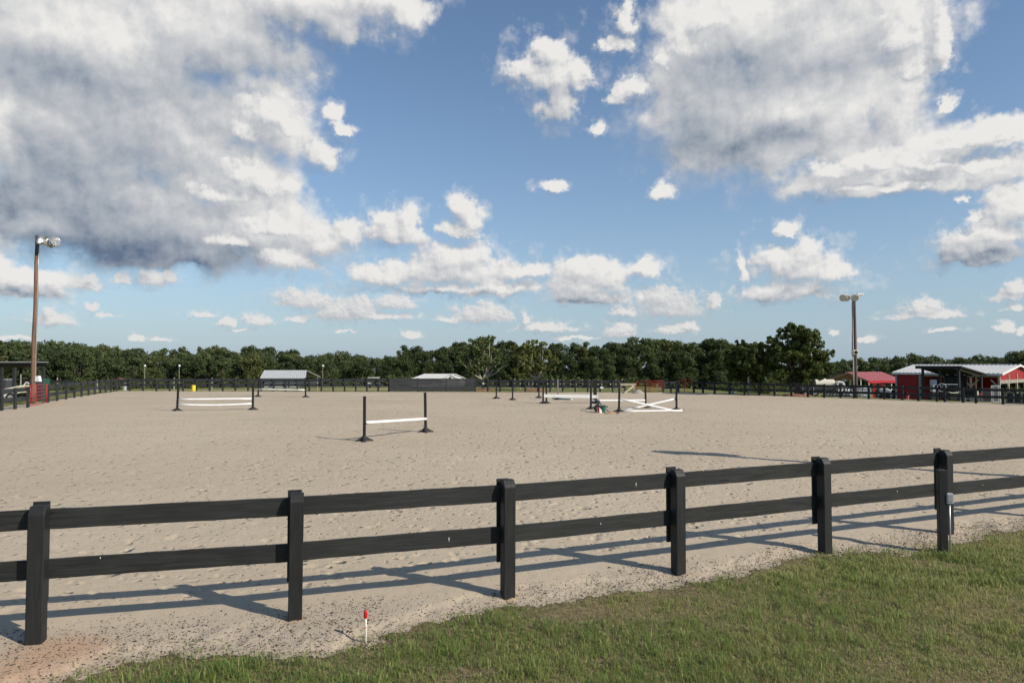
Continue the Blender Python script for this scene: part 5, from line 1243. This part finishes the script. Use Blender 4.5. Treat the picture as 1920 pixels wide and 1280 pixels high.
def wood_tree(seed, H, W, n, size, pine=False):
    """a woodland tree of height H and crown width W: clumps down to the ground on the open side"""
    rng = np.random.default_rng(seed); bl = []
    k = int(rng.integers(30, 38))
    for i in range(k):
        u = (i + .5) / k; z = H * (.06 + .84 * u)
        prof = math.sqrt(max(0, 1 - ((u - .42) / .66) ** 2)) if not pine else (1.08 - u)
        rad = W / 2 * prof * math.sqrt(rng.uniform(.10, 1.0)); a = rng.uniform(0, 6.28)
        r = W * rng.uniform(.13, .21) * (1 - .25 * u)
        bl.append((rad * .82 * math.cos(a), rad * .82 * math.sin(a), z, r, rng.uniform(.22, .60)))
    for i in range(7): bl.append((rng.normal(0, W * .14), rng.normal(0, W * .14), H * rng.uniform(.74, .93), W * rng.uniform(.09, .15), rng.uniform(.35, .62)))
    C, O, T = fill_blobs(bl, n, rng)
    C[:, 2] = np.clip(C[:, 2], .2, None)
    cm = leaf_mesh('crown', C, O, size, seed + 1, T)
    tm = MB(); x = 0
    tm.tube([(0, 0, -.5), (.1, 0, H * .35), (.15, .1, H * .7), (.1, .1, H * .9)], [W * .026, W * .021, W * .012, W * .005], 7)
    for i in range(5):
        z = H * rng.uniform(.3, .7); a = rng.uniform(0, 6.28); tm.tube([(.1, 0, z), (math.cos(a) * W * .15, math.sin(a) * W * .15, z + H * .08), (math.cos(a) * W * .28, math.sin(a) * W * .28, z + H * .12)], [W * .010, W * .007, W * .003], 5)
    return cm, tm.mesh('trunk')
FAR_KINDS = [wood_tree(100 + i, 15, 11.5 + 1.2 * (i % 3), 4800, .40) for i in range(6)]
MID_KINDS = [wood_tree(200 + i, 13, 8.5 + .9 * (i % 3), 5600, .27, pine=(i == 5)) for i in range(6)]
RG = random.Random(3)
def ground_z(x, y): return float(base_z(np.array([x]), np.array([y]))[0])
def put_tree(kinds, leaf, px, D, ytop, label, group, k=None, extra=1.0):
    p = AT(px, D); z0 = ground_z(p.x, p.y); k = RG.randrange(len(kinds)) if k is None else k; cm, tm = kinds[k]
    H = 15 if kinds is FAR_KINDS else 13; s = (ZAT(ytop, D) - z0) / H
    t = thing('woodland_tree', label, 'tree', (p.x, p.y, z0 - .1), RG.uniform(0, 6.28), group); sw = s * RG.uniform(.82, 1.18) * extra; t.scale = (sw, sw, s)
    obj('crown', cm, M[leaf], t); obj('trunk', tm, M['bark'], t)
def skyline(pts, x): return float(np.interp(x, [p[0] for p in pts], [p[1] for p in pts]))
SKY_L = [(-300, 640), (0, 637), (60, 640), (160, 641), (240, 650), (310, 656), (420, 653), (500, 651), (540, 656), (600, 659), (680, 662), (730, 664), (800, 662)]
SKY_M = [(690, 668), (730, 660), (760, 651), (800, 647), (850, 637), (900, 631), (950, 634), (1000, 641), (1060, 642), (1130, 642), (1200, 633), (1240, 630), (1300, 635), (1340, 629), (1370, 640), (1430, 645), (1470, 662), (1520, 672)]
SKY_R = [(1500, 676), (1550, 677), (1640, 670), (1700, 662), (1740, 665), (1800, 670), (1880, 663), (1920, 653), (2200, 655)]
MARKS = [(65, 'tall brown lamp pole'), (272, 'thin lamp by the far corner'), (364, 'yellow drum'), (527, 'grey roofed shed'), (605, 'thin lamp by the grey shed'), (703, 'golf cart'), (815, 'white shed'),
         (905, 'first pale barked tree'), (1005, 'second pale barked tree'), (1112, 'green muck buckets'), (1215, 'wide red gate'), (1402, 'rounder shade tree'), (1493, 'big dark shade tree'), (1603, 'dark lamp pole'), (1650, 'red carport'), (1720, 'closed bay of the barn'), (1800, 'black run-in shelter'), (1890, 'red barn gable')]
NTH = ['first', 'second', 'third', 'fourth', 'fifth', 'sixth', 'seventh', 'eighth', 'ninth', 'tenth', 'eleventh', 'twelfth', 'thirteenth', 'fourteenth', 'fifteenth', 'sixteenth']
def row_labels(xs, what):
    """name each tree of a row by its order from the nearest landmark"""
    out = []; vis = sorted(xs)
    for x in xs:
        if x < -5: out.append('%s, beyond the picture past the black pole shelter' % what); continue
        if x > 1925: out.append('%s, beyond the picture past the barn gable' % what); continue
        m, nm = min(MARKS, key=lambda q: abs(q[0] - x))
        if x >= m: k = sum(1 for v in vis if m <= v < x); out.append('%s, %s right of the %s' % (what, NTH[k], nm))
        else: k = sum(1 for v in vis if x < v < m); out.append('%s, %s left of the %s' % (what, NTH[k], nm))
    return out
def tree_rows():
    def row(kinds, leaf, x0, x1, n, D, dd, sky, dy, sd, what, group):
        xs = [x0 + (x1 - x0) * (i + RG.uniform(.1, .9)) / n for i in range(n)]
        for x, lb in zip(xs, row_labels(xs, what)):
            put_tree(kinds, leaf, x, D + RG.uniform(-dd, dd), skyline(sky, x) + dy + RG.gauss(0, sd), lb, group)
    for r, (D, dy, n) in enumerate(((216, 15, 34), (250, 6, 32), (290, 0, 32))):
        row(FAR_KINDS, 'leaf_far', -330, 790, n, D, 10, SKY_L, dy, 3.2, 'far wood ' + ['front tree', 'middle row tree', 'skyline tree'][r], 'trees of the far wood on the left')
    for r, (D, dy, n) in enumerate(((128, 22, 22), (142, 8, 22), (160, 0, 22))):
        row(MID_KINDS, 'leaf_mid', 722 if r < 2 else 735, (1425, 1432, 1450)[r], n, D, 5, SKY_M, dy, 3.6, 'nearer wood ' + ['front tree', 'middle row tree', 'skyline tree'][r], 'trees of the nearer wood behind the jumps')
    for r, (D, dy, n) in enumerate(((215, 9, 24), (250, 0, 26))):
        row(FAR_KINDS, 'leaf_far', 1440, 2220, n, D, 10, SKY_R, dy, 2.2, 'barn side wood ' + ['front tree', 'skyline tree'][r], 'trees of the far wood behind the barn')
tree_rows()
def undergrowth():
    rng = np.random.default_rng(5); C, O, T = [], [], []
    def band(x0, x1, D, n, h, w):
        for i in range(n):
            px = x0 + (x1 - x0) * rng.uniform(); d = D + rng.uniform(-w, w); p = AT(px, d); z = ground_z(p.x, p.y); r = h * rng.uniform(.4, 1.0)
            k = 45; dd = rng.normal(0, 1, (k, 3)); dd /= np.linalg.norm(dd, axis=1)[:, None]
            C.append(np.array([p.x, p.y, z + r * .35]) + dd * np.array([1.3, 1.0, .75]) * r * rng.uniform(.5, 1.1, (k, 1))); O.append(dd); T.append(np.full(k, rng.uniform(.35, .75)))
    band(-300, 790, 196, 170, 3.0, 9); band(-300, 790, 150, 60, 1.2, 14); band(720, 1425, 119, 100, 2.0, 3); band(1440, 2100, 190, 80, 2.6, 9)
    me = leaf_mesh('undergrowth', np.concatenate(C), np.concatenate(O), .34, 8, np.concatenate(T))
    tag(obj('undergrowth', me, M['leaf_mid']), 'low bushes and brambles along the foot of the woods', 'undergrowth', kind='stuff')
undergrowth()

def limb(tm, rng, a, d, L, r, depth, tips, spread=.5, rise=.25):
    """a limb that bends as it grows and forks"""
    pts = [a]; p = Vector(a); dd = Vector(d).normalized(); rr = [r]
    for i in range(4):
        dd = (dd + Vector((rng.normal(0, .16), rng.normal(0, .16), rng.normal(rise * .2, .10)))).normalized(); p = p + dd * L / 4; pts.append(p.copy()); rr.append(r * (1 - .14 * (i + 1)))
    tm.tube(pts, rr, 7 if depth < 2 else 5)
    if depth >= 3: tips.append(p); return
    tips.append(pts[3])
    for k in range(2 if depth else 3):
        ax = Vector((rng.normal(0, 1), rng.normal(0, 1), rng.normal(.35, .5))).normalized()
        limb(tm, rng, p if k < 2 else pts[3], (dd + ax * spread), L * rng.uniform(.62, .82), rr[-1] * .78, depth + 1, tips, spread, rise)

def shade_tree(name, px, py, D, blobs_px, trunk_r, fork_py, label, leaf, bark, n, size, seed, limbs, skin=.55):
    """a single tree: clumps placed where the crown shows them, limbs reaching into the clumps"""
    p = AT(px, D); rng = np.random.default_rng(seed); t = thing(name, label, 'tree', (p.x, p.y, 0))
    bl = []
    for (x, y, r, tn) in blobs_px:  # tn paints sunlight into the leaf colour: lighter right, darker low left
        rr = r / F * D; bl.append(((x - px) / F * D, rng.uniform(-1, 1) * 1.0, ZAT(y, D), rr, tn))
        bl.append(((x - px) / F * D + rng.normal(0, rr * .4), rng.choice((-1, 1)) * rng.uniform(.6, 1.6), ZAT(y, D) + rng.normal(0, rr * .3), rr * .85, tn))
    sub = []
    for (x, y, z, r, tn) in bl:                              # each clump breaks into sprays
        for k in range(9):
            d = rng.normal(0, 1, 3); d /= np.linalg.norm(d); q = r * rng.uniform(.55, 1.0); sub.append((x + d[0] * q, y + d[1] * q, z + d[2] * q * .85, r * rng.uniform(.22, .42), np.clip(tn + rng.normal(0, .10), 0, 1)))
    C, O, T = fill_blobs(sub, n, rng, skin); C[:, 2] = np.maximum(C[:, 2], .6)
    obj('crown', leaf_mesh('crown', C, O, size, seed + 2, T), M[leaf], t)
    tm = MB(); zf = ZAT(fork_py, D)
    tm.tube([(0, 0, -.3), (.02, 0, .05), (.04, .0, zf * .5), (.0, .0, zf)], [trunk_r * 1.5, trunk_r * 1.1, trunk_r, trunk_r * .95], 10)
    tm.build('trunk', M[bark], t, smooth=True)
    for i in range(limbs):
        c = bl[(i * 2) % len(bl)]; mb = MB(); top = Vector((c[0], c[1] * .7, c[2])); a = Vector((0, 0, zf - .05 + .02 * i)); pts = []
        for k in range(7):
            u = k / 6; q = a.lerp(top, u); bow = math.sin(u * math.pi) * .18 * (top - a).length
            q = q + Vector((rng.normal(0, .05) * (0 < k < 6), rng.normal(0, .05), -bow * .35)) + Vector((math.copysign(bow * .4, top.x), 0, 0)); pts.append(q)
        mb.tube(pts, [trunk_r * .62 * (1 - .78 * k / 6) for k in range(7)], 7)
        for j in (2, 3, 4, 5):
            e = pts[j] + Vector((rng.normal(0, .5), rng.normal(0, .5), rng.uniform(.2, .8))); mb.tube([pts[j], (pts[j] + e) / 2 + Vector((0, 0, .06)), e], [trunk_r * .22 * (1 - .1 * j), trunk_r * .14, trunk_r * .05], 5)
        mb.build('limb', M[bark], t, smooth=True)
    return t
# the big dark maple and its rounder neighbour
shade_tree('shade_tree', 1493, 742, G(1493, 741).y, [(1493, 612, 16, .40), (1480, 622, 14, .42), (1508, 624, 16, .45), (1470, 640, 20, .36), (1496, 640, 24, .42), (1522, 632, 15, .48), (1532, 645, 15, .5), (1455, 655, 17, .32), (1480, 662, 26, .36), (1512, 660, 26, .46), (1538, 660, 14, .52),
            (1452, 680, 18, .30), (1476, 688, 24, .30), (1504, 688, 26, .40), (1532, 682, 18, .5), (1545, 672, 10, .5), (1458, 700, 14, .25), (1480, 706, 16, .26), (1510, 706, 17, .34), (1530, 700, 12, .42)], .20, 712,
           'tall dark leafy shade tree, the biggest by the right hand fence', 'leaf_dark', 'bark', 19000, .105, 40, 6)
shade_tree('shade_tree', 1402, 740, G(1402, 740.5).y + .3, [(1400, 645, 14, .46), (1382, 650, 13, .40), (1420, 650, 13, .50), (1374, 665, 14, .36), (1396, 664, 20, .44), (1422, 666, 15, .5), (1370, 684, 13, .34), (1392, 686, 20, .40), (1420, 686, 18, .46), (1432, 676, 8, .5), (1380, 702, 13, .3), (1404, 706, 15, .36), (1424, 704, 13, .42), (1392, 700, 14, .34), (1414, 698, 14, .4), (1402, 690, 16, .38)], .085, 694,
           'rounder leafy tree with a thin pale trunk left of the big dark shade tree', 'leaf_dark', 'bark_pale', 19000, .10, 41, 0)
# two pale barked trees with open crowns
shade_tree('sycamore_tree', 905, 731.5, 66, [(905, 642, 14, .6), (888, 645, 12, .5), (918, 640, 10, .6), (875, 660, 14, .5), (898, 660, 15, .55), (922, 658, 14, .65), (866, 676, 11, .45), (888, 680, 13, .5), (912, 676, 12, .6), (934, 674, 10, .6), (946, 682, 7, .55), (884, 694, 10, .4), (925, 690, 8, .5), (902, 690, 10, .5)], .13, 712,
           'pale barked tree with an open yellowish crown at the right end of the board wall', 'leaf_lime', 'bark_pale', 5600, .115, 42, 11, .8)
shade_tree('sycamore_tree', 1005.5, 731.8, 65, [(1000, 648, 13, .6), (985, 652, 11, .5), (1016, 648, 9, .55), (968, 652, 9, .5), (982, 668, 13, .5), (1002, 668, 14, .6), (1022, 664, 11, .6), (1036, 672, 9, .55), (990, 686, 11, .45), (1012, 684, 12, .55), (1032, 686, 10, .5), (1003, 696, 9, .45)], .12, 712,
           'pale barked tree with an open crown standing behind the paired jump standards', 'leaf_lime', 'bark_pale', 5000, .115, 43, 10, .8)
for x, D, lb in ((905, 65.6, 'ring of red clay mulch at the pale tree by the board wall'), (1005, 64.7, 'ring of red clay mulch at the pale tree behind the standards'), (1493, G(1493, 741).y - .2, 'ring of red clay mulch at the big dark shade tree')):
    p = AT(x, D); t = thing('mulch_ring', lb, 'mulch', (p.x, p.y, .0), 0, 'mulch rings round the trees'); MB().lathe([(1.2, -.02), (1.0, .06), (.6, .12), (.15, .15), (0, .15)], 14).build('mulch', M['soil'], t)
print('triangles', sum(len(o.data.polygons) for o in bpy.data.objects if o.type == 'MESH'))
